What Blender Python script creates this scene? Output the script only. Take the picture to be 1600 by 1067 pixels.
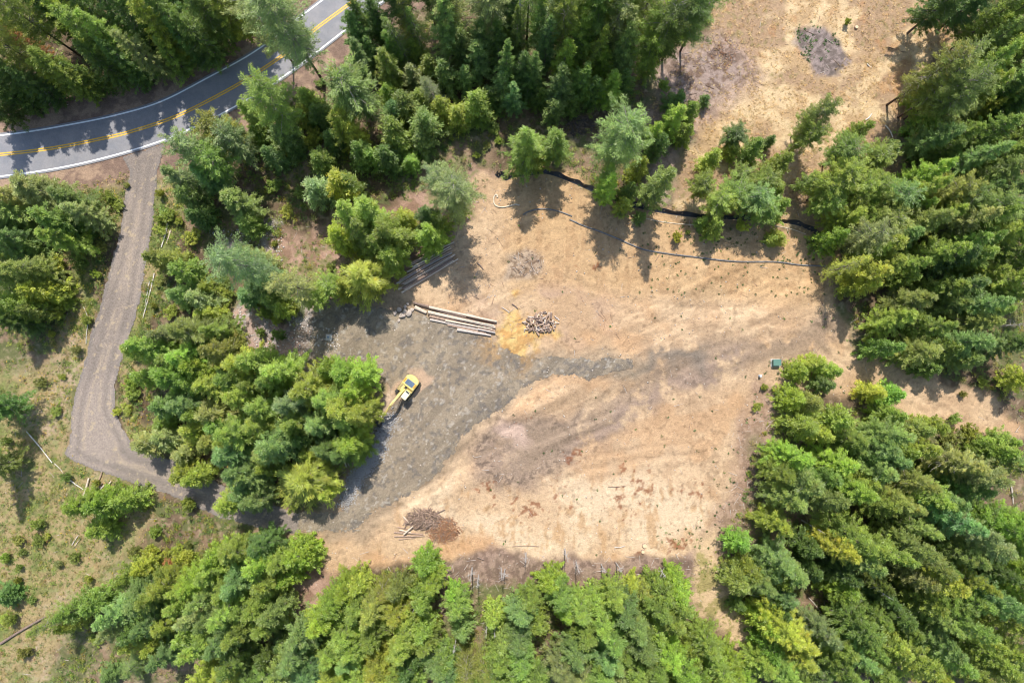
import bpy, math, random
import numpy as np

# ------------------------------------------------------------------ camera, sky, sun, exposure
for o in list(bpy.data.objects):
    bpy.data.objects.remove(o, do_unlink=True)
S = bpy.context.scene
COL = S.collection
CAM_H = 120.0
TILT = math.radians(2.0)
SUN_EL = math.radians(58.0)
cd = bpy.data.cameras.new('camera')
cam = bpy.data.objects.new('camera', cd)
COL.objects.link(cam)
cam.location = (0, 0, CAM_H)
cam.rotation_euler = (TILT, 0, 0)
cd.sensor_width = 36.0
cd.lens = 24.0
cd.clip_end = 3000
S.camera = cam
w = bpy.data.worlds.new("World")
S.world = w
w.use_nodes = True
wn = w.node_tree.nodes
bg = wn['Background']
sky = wn.new('ShaderNodeTexSky')
sky.sky_type = 'NISHITA'
sky.sun_disc = False
sky.sun_elevation = SUN_EL
sky.sun_rotation = math.radians(0)
sky.air_density = 1.0
sky.dust_density = 1.0
w.node_tree.links.new(sky.outputs[0], bg.inputs[0])
bg.inputs[1].default_value = 0.15
sl = bpy.data.lights.new('sun', 'SUN')
sl.energy = 3.8
sl.angle = math.radians(0.55)
sl.color = (1.0, 0.955, 0.89)
sun = bpy.data.objects.new('sun', sl)
COL.objects.link(sun)
sun.location = (0, 60, 100)
# light travels toward the bottom of the picture (-y)
sun.rotation_euler = (-(math.pi / 2 - SUN_EL), 0, 0)
S.view_settings.view_transform = 'Standard'
S.view_settings.look = 'None'
S.view_settings.gamma = 1.0
S.view_settings.exposure = 0.56
try:
    S.cycles.filter_width = 1.05
except Exception: pass

random.seed(7)
R = np.random.RandomState(11)

# ------------------------------------------------------------------ helpers
F_PX = 1600 * 24.0 / 36.0
def W(px, py, z=0.0):
    """a pixel of the 1600x1067 photograph -> point of the plane at height z"""
    u = (px - 800.0) / F_PX
    v = (533.5 - py) / F_PX
    dy = v * math.cos(TILT) + math.sin(TILT)
    dz = v * math.sin(TILT) - math.cos(TILT)
    t = (CAM_H - z) / -dz
    return (u * t, dy * t)
def Wp(pts, z=0.0):
    return [W(a, b, z) for a, b in pts]
def s2l(c):
    c = np.asarray(c, float) / 255.0
    return np.where(c <= 0.04045, c / 12.92, ((c + 0.055) / 1.055) ** 2.4)
def alb(r, g, b, k=1.43):
    c = s2l((r, g, b)) / k
    return np.clip(c * .97 + .03 * c.mean(), 0, 0.85)

def lattice(seed, n=256):
    return np.random.RandomState(seed).rand(n, n)
def vnoise(x, y, seed=0):
    L = lattice(seed)
    xi = np.floor(x).astype(int); yi = np.floor(y).astype(int)
    fx = x - xi; fy = y - yi
    fx = fx * fx * (3 - 2 * fx); fy = fy * fy * (3 - 2 * fy)
    a = L[xi % 256, yi % 256]; b = L[(xi + 1) % 256, yi % 256]
    c = L[xi % 256, (yi + 1) % 256]; d = L[(xi + 1) % 256, (yi + 1) % 256]
    return (a * (1 - fx) + b * fx) * (1 - fy) + (c * (1 - fx) + d * fx) * fy
def fbm(x, y, wl, octs=4, seed=0):
    """0..1, mean .5; wl = longest wavelength in metres"""
    s = np.zeros(np.shape(x)); amp = 1.0; tot = 0
    f = 1.0 / wl
    for o in range(octs):
        ca, sa = math.cos(.6 + 1.1 * o), math.sin(.6 + 1.1 * o)
        s = s + amp * vnoise((x * ca - y * sa) * f + 31.7 * o + 500, (x * sa + y * ca) * f + 17.3 * o + 500, seed + o)
        tot += amp; amp *= 0.62; f *= 2.03
    return s / tot
def fbs(x, y, wl, octs=4, seed=0):
    s = np.zeros(np.shape(x)); amp = 1.0; tot = 0; f = 1.0 / wl
    for o in range(octs):
        s = s + amp * vnoise(x * f + 31.7 * o + 500, y * f + 17.3 * o + 500, seed + o)
        tot += amp; amp *= 0.6; f *= 2.03
    return s / tot
def sstep(a, b, x):
    t = np.clip((x - a) / (b - a), 0, 1)
    return t * t * (3 - 2 * t)

# signed distance fields (metres, + inside), kept on a coarse lattice
GX0, GX1, GY0, GY1, GS = -140.0, 140.0, -110.0, 110.0, 0.5
gx = np.arange(GX0, GX1 + GS, GS); gy = np.arange(GY0, GY1 + GS, GS)
GXX, GYY = np.meshgrid(gx, gy, indexing='ij')
def sample(F, x, y):
    u = np.clip((x - GX0) / GS, 0, len(gx) - 1.001); v = np.clip((y - GY0) / GS, 0, len(gy) - 1.001)
    i = u.astype(int); j = v.astype(int); fu = u - i; fv = v - j
    return (F[i, j] * (1 - fu) + F[i + 1, j] * fu) * (1 - fv) + (F[i, j + 1] * (1 - fu) + F[i + 1, j + 1] * fu) * fv
def seg_dist(P, closed):
    P = np.array(P, float)
    Q = np.roll(P, -1, axis=0)
    if not closed:
        P, Q = P[:-1], Q[:-1]
    best = np.full(GXX.shape, 1e9); ins = np.zeros(GXX.shape, bool)
    for (ax, ay), (bx, by) in zip(P, Q):
        dx, dy = bx - ax, by - ay
        L2 = dx * dx + dy * dy + 1e-12
        t = np.clip(((GXX - ax) * dx + (GYY - ay) * dy) / L2, 0, 1)
        d = np.hypot(GXX - ax - t * dx, GYY - ay - t * dy)
        best = np.minimum(best, d)
        if closed:
            c = ((ay > GYY) != (by > GYY))
            xx = (bx - ax) * (GYY - ay) / ((by - ay) if abs(by - ay) > 1e-9 else 1e-9) + ax
            ins ^= c & (GXX < xx)
    return best, ins
def poly(pts):
    b, i = seg_dist(Wp(pts), True)
    return np.where(i, b, -b)
def line(pts):
    return seg_dist(Wp(pts), False)[0]
def catmull(P, n=8):
    P = [np.array(p, float) for p in P]
    P = [2 * P[0] - P[1]] + P + [2 * P[-1] - P[-2]]
    out = []
    for i in range(1, len(P) - 2):
        for k in range(n):
            t = k / n
            out.append(0.5 * ((2 * P[i]) + (-P[i-1] + P[i+1]) * t + (2*P[i-1] - 5*P[i] + 4*P[i+1] - P[i+2]) * t*t + (-P[i-1] + 3*P[i] - 3*P[i+1] + P[i+2]) * t**3))
    out.append(P[-2])
    return np.array(out)

def tag(o, label=None, cat=None, group=None, kind=None):
    if label: o['label'] = label
    if cat: o['category'] = cat
    if group: o['group'] = group
    if kind: o['kind'] = kind
    return o
def empty(name, loc=(0, 0, 0), rz=0, parent=None):
    o = bpy.data.objects.new(name, None)
    o.empty_display_size = 0.5
    COL.objects.link(o)
    o.location = loc; o.rotation_euler = (0, 0, rz)
    if parent: o.parent = parent
    return o
def np_mesh(name, V, F, mats=(), fmat=None, attrs=None, smooth=False):
    """V (n,3); F (m,k) all with k corners"""
    me = bpy.data.meshes.new(name)
    V = np.asarray(V, np.float32); F = np.asarray(F, np.int32)
    k = F.shape[1]
    me.vertices.add(len(V)); me.vertices.foreach_set('co', V.ravel())
    me.loops.add(F.size); me.loops.foreach_set('vertex_index', F.ravel())
    me.polygons.add(len(F))
    me.polygons.foreach_set('loop_start', np.arange(0, F.size, k, dtype=np.int32))
    me.polygons.foreach_set('loop_total', np.full(len(F), k, np.int32))
    for m in mats: me.materials.append(m)
    if fmat is not None: me.polygons.foreach_set('material_index', np.asarray(fmat, np.int32))
    if smooth: me.polygons.foreach_set('use_smooth', np.ones(len(F), bool))
    for an, arr in (attrs or {}).items():
        arr = np.asarray(arr, np.float32)
        if arr.ndim == 1:
            a = me.attributes.new(an, 'FLOAT', 'POINT'); a.data.foreach_set('value', arr)
        else:
            a = me.attributes.new(an, 'FLOAT_COLOR', 'POINT')
            if arr.shape[1] == 3: arr = np.concatenate([arr, np.ones((len(arr), 1), np.float32)], 1)
            a.data.foreach_set('color', arr.ravel())
    me.update(calc_edges=True)
    me.validate()
    return me
def link(name, me, parent=None):
    o = bpy.data.objects.new(name, me)
    COL.objects.link(o)
    if parent: o.parent = parent
    return o

# ---- materials
def mat(name):
    m = bpy.data.materials.new(name); m.use_nodes = True
    nt = m.node_tree; b = nt.nodes['Principled BSDF']
    return m, nt, b
def nd(nt, t, **kw):
    n = nt.nodes.new(t)
    for k, v in kw.items(): setattr(n, k, v)
    return n
def noise_node(nt, scale, detail=3, rough=0.55, vec=None):
    n = nd(nt, 'ShaderNodeTexNoise'); n.inputs['Scale'].default_value = scale
    n.inputs['Detail'].default_value = detail; n.inputs['Roughness'].default_value = rough
    if vec is not None: nt.links.new(vec, n.inputs['Vector'])
    return n
def objcoord(nt):
    return nd(nt, 'ShaderNodeTexCoord').outputs['Object']
def mathn(nt, op, a, b=None, clamp=False):
    n = nd(nt, 'ShaderNodeMath', operation=op); n.use_clamp = clamp
    for i, x in enumerate((a, b)):
        if x is None: continue
        if isinstance(x, (int, float)): n.inputs[i].default_value = x
        else: nt.links.new(x, n.inputs[i])
    return n.outputs[0]
def mix(nt, fac, a, b, mode='MIX'):
    n = nd(nt, 'ShaderNodeMix', data_type='RGBA', blend_type=mode)
    for i, x in ((0, fac), (6, a), (7, b)):
        if isinstance(x, (int, float)): n.inputs[i].default_value = x
        elif isinstance(x, (tuple, list, np.ndarray)): n.inputs[i].default_value = (*[float(q) for q in x][:3], 1)
        else: nt.links.new(x, n.inputs[i])
    return n.outputs[2]
def remap(nt, v, a, b, c, d):
    n = nd(nt, 'ShaderNodeMapRange'); nt.links.new(v, n.inputs[0])
    for i, x in enumerate((a, b, c, d)): n.inputs[i + 1].default_value = x
    return n.outputs[0]
def bump(nt, b, h, strength, dist):
    n = nd(nt, 'ShaderNodeBump'); n.inputs['Strength'].default_value = strength; n.inputs['Distance'].default_value = dist
    nt.links.new(h, n.inputs['Height']); nt.links.new(n.outputs[0], b.inputs['Normal'])
def plain(name, col, rough=0.7, metal=0.0, nscale=3.0, var=0.25, bmp=0.0, coat=0.0):
    m, nt, b = mat(name)
    v = objcoord(nt)
    n = noise_node(nt, nscale, 4, 0.6, v)
    f = remap(nt, n.outputs[0], 0.3, 0.7, 1 - var, 1 + var)
    c = mix(nt, 1.0, col, f, 'MULTIPLY')
    nt.links.new(c, b.inputs['Base Color'])
    b.inputs['Roughness'].default_value = rough; b.inputs['Metallic'].default_value = metal
    b.inputs['Coat Weight'].default_value = coat
    if bmp: bump(nt, b, n.outputs[0], bmp, 0.05)
    return m
def attr_ground(name, fine=(7.0, 0.78, 1.22), mid=(1.7, 0.86, 1.14), bs=0.6, bd=0.08, peb=0.0, spec=0.15):
    m, nt, b = mat(name)
    a = nd(nt, 'ShaderNodeAttribute', attribute_name='Col')
    v = objcoord(nt)
    n1 = noise_node(nt, fine[0], 3, 0.7, v); n2 = noise_node(nt, mid[0], 4, 0.6, v)
    c = mix(nt, 1.0, a.outputs['Color'], remap(nt, n1.outputs[0], 0.3, 0.7, fine[1], fine[2]), 'MULTIPLY')
    c = mix(nt, 1.0, c, remap(nt, n2.outputs[0], 0.3, 0.7, mid[1], mid[2]), 'MULTIPLY')
    h = mathn(nt, 'ADD', n1.outputs[0], n2.outputs[0])
    if peb:
        vo = nd(nt, 'ShaderNodeTexVoronoi'); vo.inputs['Scale'].default_value = 9.0
        nt.links.new(v, vo.inputs['Vector'])
        sep = nd(nt, 'ShaderNodeSeparateColor'); nt.links.new(vo.outputs['Color'], sep.inputs[0])
        c = mix(nt, 1.0, c, remap(nt, sep.outputs[0], 0, 1, 1 - peb, 1 + peb), 'MULTIPLY')
        h = mathn(nt, 'SUBTRACT', h, vo.outputs['Distance'])
    nt.links.new(c, b.inputs['Base Color'])
    b.inputs['Roughness'].default_value = 0.95
    b.inputs['Specular IOR Level'].default_value = spec
    bump(nt, b, h, bs, bd)
    return m
def leaf_material(name, transl=0.3, tipcol=(1.85, 1.66, 1.12), objcol=True):
    m = bpy.data.materials.new(name); m.use_nodes = True
    nt = m.node_tree; nt.nodes.clear()
    out = nd(nt, 'ShaderNodeOutputMaterial')
    if objcol:
        base = nd(nt, 'ShaderNodeObjectInfo').outputs['Color']
    else:
        base = nd(nt, 'ShaderNodeAttribute', attribute_name='Col').outputs['Color']
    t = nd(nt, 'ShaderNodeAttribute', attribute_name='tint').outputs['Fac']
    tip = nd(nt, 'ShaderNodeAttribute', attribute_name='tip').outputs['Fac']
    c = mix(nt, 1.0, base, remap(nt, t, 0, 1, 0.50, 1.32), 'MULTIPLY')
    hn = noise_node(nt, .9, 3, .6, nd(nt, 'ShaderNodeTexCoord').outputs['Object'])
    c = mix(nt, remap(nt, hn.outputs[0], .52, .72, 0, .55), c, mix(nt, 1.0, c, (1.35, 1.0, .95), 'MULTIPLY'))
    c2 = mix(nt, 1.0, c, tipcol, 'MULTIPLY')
    c = mix(nt, tip, c, c2)  # young tip growth, plus sun highlights painted onto bough ends and clump tops
    d = nd(nt, 'ShaderNodeBsdfDiffuse'); nt.links.new(c, d.inputs[0])
    tr = nd(nt, 'ShaderNodeBsdfTranslucent')
    ct = mix(nt, 1.0, c, (1.25, 1.35, 0.6), 'MULTIPLY'); nt.links.new(ct, tr.inputs[0])
    ms = nd(nt, 'ShaderNodeMixShader'); ms.inputs[0].default_value = transl
    nt.links.new(d.outputs[0], ms.inputs[1]); nt.links.new(tr.outputs[0], ms.inputs[2])
    g = nd(nt, 'ShaderNodeBsdfGlossy'); g.inputs['Roughness'].default_value = 0.45
    g.inputs[0].default_value = (1, 1, 1, 1)
    m2 = nd(nt, 'ShaderNodeMixShader'); m2.inputs[0].default_value = 0.025
    nt.links.new(ms.outputs[0], m2.inputs[1]); nt.links.new(g.outputs[0], m2.inputs[2])
    nt.links.new(m2.outputs[0], out.inputs[0])
    return m

# ---- mesh collecting builder (boxes, tubes)
class MB:
    def __init__(s): s.v = []; s.f = []; s.m = []; s.n = 0
    def add(s, V, F, mi=0):
        s.v += [tuple(map(float, p)) for p in V]
        s.f += [tuple(i + s.n for i in f) for f in F]
        s.m += [mi] * len(F); s.n += len(V)
    def box(s, c, d, mi=0, rz=0, taper=1.0, bev=0.0):
        cx, cy, cz = c; hx, hy, hz = [q / 2 for q in d]
        ca, sa = math.cos(rz), math.sin(rz)
        rings = []
        if bev:
            hs = [(-hz, bev), (-hz + bev, 0), (hz - bev, 0), (hz, bev)]
        else:
            hs = [(-hz, 0), (hz, 0)]
        V = []
        for k, (z, ins) in enumerate(hs):
            sc = 1.0 if z < 0 else taper
            X = hx * sc - ins; Y = hy * sc - ins
            if bev:
                b2 = bev
                pts = [(X, Y - b2), (X - b2, Y), (-X + b2, Y), (-X, Y - b2), (-X, -Y + b2), (-X + b2, -Y), (X - b2, -Y), (X, -Y + b2)]
            else:
                pts = [(X, Y), (-X, Y), (-X, -Y), (X, -Y)]
            V += [(cx + x * ca - y * sa, cy + x * sa + y * ca, cz + z) for x, y in pts]
        k = 8 if bev else 4
        F = [tuple(reversed(range(k)))]
        for r in range(len(hs) - 1):
            for i in range(k):
                j = (i + 1) % k
                F.append((r * k + i, r * k + j, (r + 1) * k + j, (r + 1) * k + i))
        F.append(tuple(range((len(hs) - 1) * k, len(hs) * k)))
        s.add(V, F, mi)
    def tube(s, P, rad, n=8, mi=0, cap=None, jitter=0.0):
        P = [np.array(p, float) for p in P]
        if not hasattr(rad, '__len__'): rad = [rad] * len(P)
        V = []
        for i, p in enumerate(P):
            t = P[min(i + 1, len(P) - 1)] - P[max(i - 1, 0)]
            t = t / (np.linalg.norm(t) + 1e-9)
            a = np.array((0, 0, 1.0)) if abs(t[2]) < 0.9 else np.array((1.0, 0, 0))
            u = np.cross(t, a); u /= np.linalg.norm(u); v = np.cross(t, u)
            for k in range(n):
                th = 2 * math.pi * k / n
                rr = rad[i] * (1 + jitter * (random.random() - 0.5))
                V.append(p + rr * (math.cos(th) * u + math.sin(th) * v))
        F = []
        for i in range(len(P) - 1):
            for k in range(n):
                j = (k + 1) % n
                F.append((i * n + k, i * n + j, (i + 1) * n + j, (i + 1) * n + k))
        s.add(V, F, mi)
        cm = mi if cap is None else cap
        s.add(V[:n], [tuple(range(n))], cm); s.add(V[-n:], [tuple(reversed(range(n)))], cm)
    def prism(s, outline, z0, z1, mi=0):
        """outline of (x,z) extruded along y from z0 to z1"""
        n = len(outline)
        V = [(x, z0, z) for x, z in outline] + [(x, z1, z) for x, z in outline]
        F = [tuple(range(n)), tuple(reversed(range(n, 2 * n)))]
        for i in range(n):
            j = (i + 1) % n
            F.append((i, i + n, j + n, j))
        s.add(V, F, mi)
    def build(s, name, mats, parent=None, smooth=False):
        me = bpy.data.meshes.new(name)
        me.from_pydata(s.v, [], s.f)
        if not isinstance(mats, (list, tuple)): mats = [mats]
        for m in mats: me.materials.append(m)
        me.polygons.foreach_set('material_index', s.m)
        if smooth: me.polygons.foreach_set('use_smooth', [True] * len(s.f))
        me.update()
        return link(name, me, parent)
# ------------------------------------------------------------------ setting: regions (photo pixels)
YEL = [(-90, 251), (0, 242), (50, 236.5), (100, 229), (150, 219), (200, 207.5), (275, 182.5), (350, 145), (400, 115.5), (452, 80), (492, 47), (550, 4), (600, -35), (660, -85)]
WUP = [(-90, 221), (0, 212), (50, 205.5), (100, 197), (175, 182), (250, 160), (325, 122), (400, 80), (472, 25), (505, 0), (560, -42), (620, -92)]
WLO = [(-90, 285), (0, 276), (67, 267), (130, 255), (200, 237), (262, 217), (310, 196), (345, 179), (410, 142), (475, 97), (550, 39), (600, 1), (650, -38), (710, -85)]
yel = catmull(Wp(YEL), 10); wup = catmull(Wp(WUP), 10); wlo = catmull(Wp(WLO), 10)
def offset(P, d):
    T = np.gradient(P, axis=0); T /= np.linalg.norm(T, axis=1)[:, None]
    return P + d * np.stack([-T[:, 1], T[:, 0]], 1)
road_up = offset(wup, 0.45); road_lo = offset(wlo, -0.45)
def w_poly(P):
    b, i = seg_dist(P, True); return np.where(i, b, -b)
F_road = w_poly(np.concatenate([road_up, road_lo[::-1]]))
DRV = [(190, 246), (203, 268), (192, 330), (186, 367), (170, 427), (157, 475), (140, 534), (132, 566), (120, 601), (110, 646), (107, 694), (99, 711), (135, 731), (180, 746), (250, 769), (290, 785), (350, 812), (410, 826), (470, 838),
       (470, 800), (420, 786), (370, 768), (300, 728), (240, 708), (207, 699), (203, 684), (195, 669), (179, 639), (182, 599), (190, 566), (200, 534), (212, 499), (221, 457), (226, 417), (236, 367), (240, 332), (247, 267), (262, 222)]
F_drv = poly(DRV)
PAD = [(488, 470), (515, 462), (560, 474), (610, 478), (640, 478), (700, 502), (760, 524), (800, 548), (850, 556), (905, 556), (950, 556), (990, 562), (985, 574), (950, 586), (920, 594), (880, 590), (842, 596), (812, 618), (790, 640), (745, 668), (712, 700), (692, 738), (668, 760), (622, 784), (588, 800), (560, 830), (500, 836), (420, 832), (405, 798), (470, 795), (530, 795), (545, 760), (575, 715), (592, 690), (606, 655), (612, 625), (590, 585), (560, 565), (500, 568), (480, 540), (484, 500)]
F_pad = poly(PAD)
CLEAR = [(735, 300), (770, 278), (850, 266), (905, 283), (950, 312), (1000, 325), (1100, 343), (1200, 350), (1285, 374), (1300, 430), (1318, 500), (1345, 545), (1440, 580), (1540, 620), (1600, 655), (1600, 690), (1500, 668), (1400, 640), (1300, 620), (1240, 600), (1205, 600), (1190, 660), (1162, 690), (1158, 740), (1140, 800), (1120, 860), (1060, 862), (950, 872), (860, 868), (760, 866), (700, 868), (640, 880), (560, 880), (520, 905), (490, 870), (440, 840), (380, 800), (500, 795), (560, 740), (600, 640), (580, 570), (500, 560), (480, 480), (540, 465), (610, 460), (650, 420), (700, 370), (745, 340)]
F_clr = poly(CLEAR)
F_grass = poly([(1140, -60), (1500, -60), (1480, 20), (1500, 60), (1420, 130), (1400, 200), (1390, 290), (1330, 330), (1290, 370), (1240, 350), (1180, 350), (1060, 330), (1070, 270), (1100, 215), (1010, 190), (1040, 130), (1110, 60)])
F_mead = poly([(-60, 560), (60, 560), (125, 600), (105, 700), (150, 740), (240, 775), (250, 830), (180, 900), (120, 960), (60, 1100), (-60, 1100)])
F_mead2 = poly([(90, 300), (205, 260), (160, 470), (110, 640), (60, 640), (80, 520), (130, 420)])
F_mead3 = poly([(245, 280), (300, 280), (260, 420), (230, 520), (210, 640), (240, 690), (300, 720), (190, 700), (175, 630), (195, 540)])
F_trail = poly([(1085, 840), (1130, 830), (1135, 900), (1170, 960), (1210, 1020), (1170, 1040), (1120, 980), (1085, 940)])
F_wdirt = poly([(640, 320), (735, 270), (800, 270), (745, 345), (700, 380), (650, 420), (600, 460), (480, 470), (440, 440), (430, 400), (470, 360), (560, 330)])
F_slash = poly([(700, 868), (760, 858), (860, 862), (950, 870), (1060, 862), (1090, 850), (1090, 930), (960, 915), (860, 905), (760, 925), (700, 930), (690, 1000), (675, 1000), (680, 900)])
F_strip = poly([(1190, 590), (1225, 600), (1215, 680), (1180, 700), (1175, 800), (1140, 880), (1100, 870), (1140, 760), (1150, 680), (1180, 620)])
F_gap = poly([(420, 870), (500, 850), (540, 870), (500, 940), (470, 1000), (440, 1000), (455, 940)])
F_ash = poly([(735, 700), (790, 665), (850, 660), (905, 640), (900, 700), (860, 740), (800, 760), (750, 745)])
F_track3 = line([(960, 572), (1010, 566), (1060, 562), (1100, 566)])
F_track = line([(830, 700), (890, 680), (950, 655), (1000, 610), (1060, 580), (1120, 563), (1190, 545), (1290, 520)])
F_track2 = line([(900, 705), (960, 668), (1010, 632), (1060, 600), (1110, 580), (1160, 560)])
F_saw = poly([(772, 520), (788, 505), (790, 478), (815, 474), (835, 490), (870, 500), (878, 520), (838, 535), (832, 556), (790, 552), (752, 532)])
F_circ = poly([(1245, 35), (1280, 28), (1310, 55), (1322, 85), (1300, 115), (1275, 118), (1250, 90), (1240, 60)])
F_brush = poly([(1060, 90), (1130, 50), (1165, 90), (1160, 130), (1100, 160), (1040, 160)])
F_nose = poly([(1000, 190), (1030, 100), (1075, 70), (1150, 60), (1190, 110), (1150, 160), (1090, 200), (1040, 330), (1000, 320), (1020, 230), (950, 210)])
F_rock = np.maximum.reduce([poly(p) for p in (
    [(405, 350), (440, 350), (440, 400), (425, 430), (405, 415)], [(470, 475), (500, 475), (500, 520), (465, 530), (455, 505)], [(400, 480), (415, 490), (440, 520), (420, 545), (395, 520)],
    [(330, 360), (385, 365), (390, 395), (340, 385)], [(480, 520), (520, 512), (528, 540), (500, 550), (470, 540)])])
F_pinkrock = poly([(360, 480), (410, 470), (470, 540), (500, 570), (480, 590), (440, 560), (380, 545)])
F_scrape = poly([(625, 575), (650, 562), (680, 578), (665, 596), (655, 605), (600, 660), (592, 640)])
F_crater = poly([(790, 400), (820, 388), (850, 402), (855, 430), (820, 440), (795, 428)])
F_rockpile = poly([(780, 690), (790, 668), (825, 670), (832, 690), (805, 705)])
F_soft = poly([(890, 760), (1010, 735), (1060, 760), (1120, 800), (1100, 860), (860, 866), (700, 860), (600, 868), (560, 860), (600, 810), (690, 770), (720, 740)])
F_rust = np.maximum.reduce([poly([(x - r, y - r * .6), (x + r, y - r * .7), (x + r, y + r * .6), (x - r, y + r * .7)]) for x, y, r in
    ((875, 770, 10), (880, 785, 8), (1005, 752, 12), (1015, 770, 10), (980, 780, 9), (900, 705, 6), (880, 790, 7), (968, 734, 8), (1070, 770, 10), (770, 770, 12), (820, 790, 10), (990, 790, 8), (1060, 840, 14), (1075, 832, 9), (835, 660, 5), (925, 420, 6), (1010, 862, 10), (1100, 755, 9), (830, 800, 8))])
F_rut = np.minimum.reduce([line(p) for p in (
    [(640, 780), (720, 700), (800, 630), (860, 590), (960, 560), (1100, 530), (1290, 470)], [(560, 760), (620, 700), (700, 640), (790, 590), (880, 560)], [(590, 740), (650, 680), (730, 620), (820, 575), (950, 545), (1200, 500)],
    [(700, 440), (760, 430), (800, 400), (850, 370), (930, 350)], [(715, 455), (770, 445), (830, 415), (900, 440), (990, 470), (1100, 480), (1250, 470)], [(760, 390), (790, 365), (840, 345)],
    [(880, 690), (960, 660), (1010, 600), (1080, 565), (1200, 540)], [(905, 520), (990, 530), (1080, 515), (1180, 500), (1300, 510)],
    [(940, 590), (990, 572), (1080, 600), (1140, 620)], [(850, 760), (920, 730), (1000, 715), (1100, 705)], [(1250, 480), (1310, 540), (1400, 570), (1500, 610)], [(1230, 490), (1300, 560), (1380, 590), (1480, 640)],
    [(745, 640), (700, 690), (650, 760)], [(1100, 430), (1180, 450), (1290, 450)], [(960, 480), (1050, 505), (1150, 510)])])
F_log = line([(590, 700), (560, 745), (545, 790)])

def wetnoise(x, y):
    wx = x + 3.0 * (fbm(x, y, 6, 3, 91) - .5) * 2; wy = y + 3.0 * (fbm(x, y, 6, 3, 95) - .5) * 2
    return wx, wy
def flatmask(x, y):
    """1 where the ground is graded flat"""
    d = np.maximum(np.maximum(sample(F_road, x, y), sample(F_drv, x, y)), sample(F_pad, x, y))
    return sstep(-2.5, -0.2, d)
def height(x, y):
    fm = flatmask(x, y)
    rough = 0.55 * (fbm(x, y, 24, 3, 5) - .5) + 0.30 * (fbm(x, y, 2.2, 4, 9) - .5)
    clr = sstep(-2, 1.5, sample(F_clr, x, y))
    dirt = 0.22 * (fbm(x, y, 14, 2, 5) - .5) + 0.20 * (fbm(x, y, 1.6, 4, 21) - .5)
    soft = sstep(-2, 3, sample(F_soft, x, y)) + sstep(12, 22, y - 0.06 * (x - 10)) * sstep(18, 24, x + 30)
    gx_ = x + 2.2 * (fbm(x, y, 7, 3, 35) - .5) * 2; groove = 0.16 * (fbs(gx_ * 1.9, y * 0.42, 1.3, 3, 33) - .5) * sstep(.38, .62, fbm(x, y, 6, 2, 37))
    rut = -0.05 * np.exp(-(sample(F_rut, x, y) / 0.55) ** 2) + 0.03 * np.exp(-((sample(F_rut, x, y) - 1.1) / 0.5) ** 2)
    berm = 0.0
    h = rough * (1 - clr) + clr * (dirt + np.clip(soft, 0, 1) * groove + rut)
    shoulder = 0.25 * sstep(0, -7, np.maximum(sample(F_road, x, y), sample(F_drv, x, y))) * (1 - clr)
    h = h * (1 - fm) + shoulder * (1 - fm) - 0.05 * fm
    h = h + 0.5 * np.exp(-((sample(F_ash, x, y) - 0.5) / 1.5) ** 2) * (fbm(x, y, 1.1, 3, 77) - .45) * (1 - fm)
    return h
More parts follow.
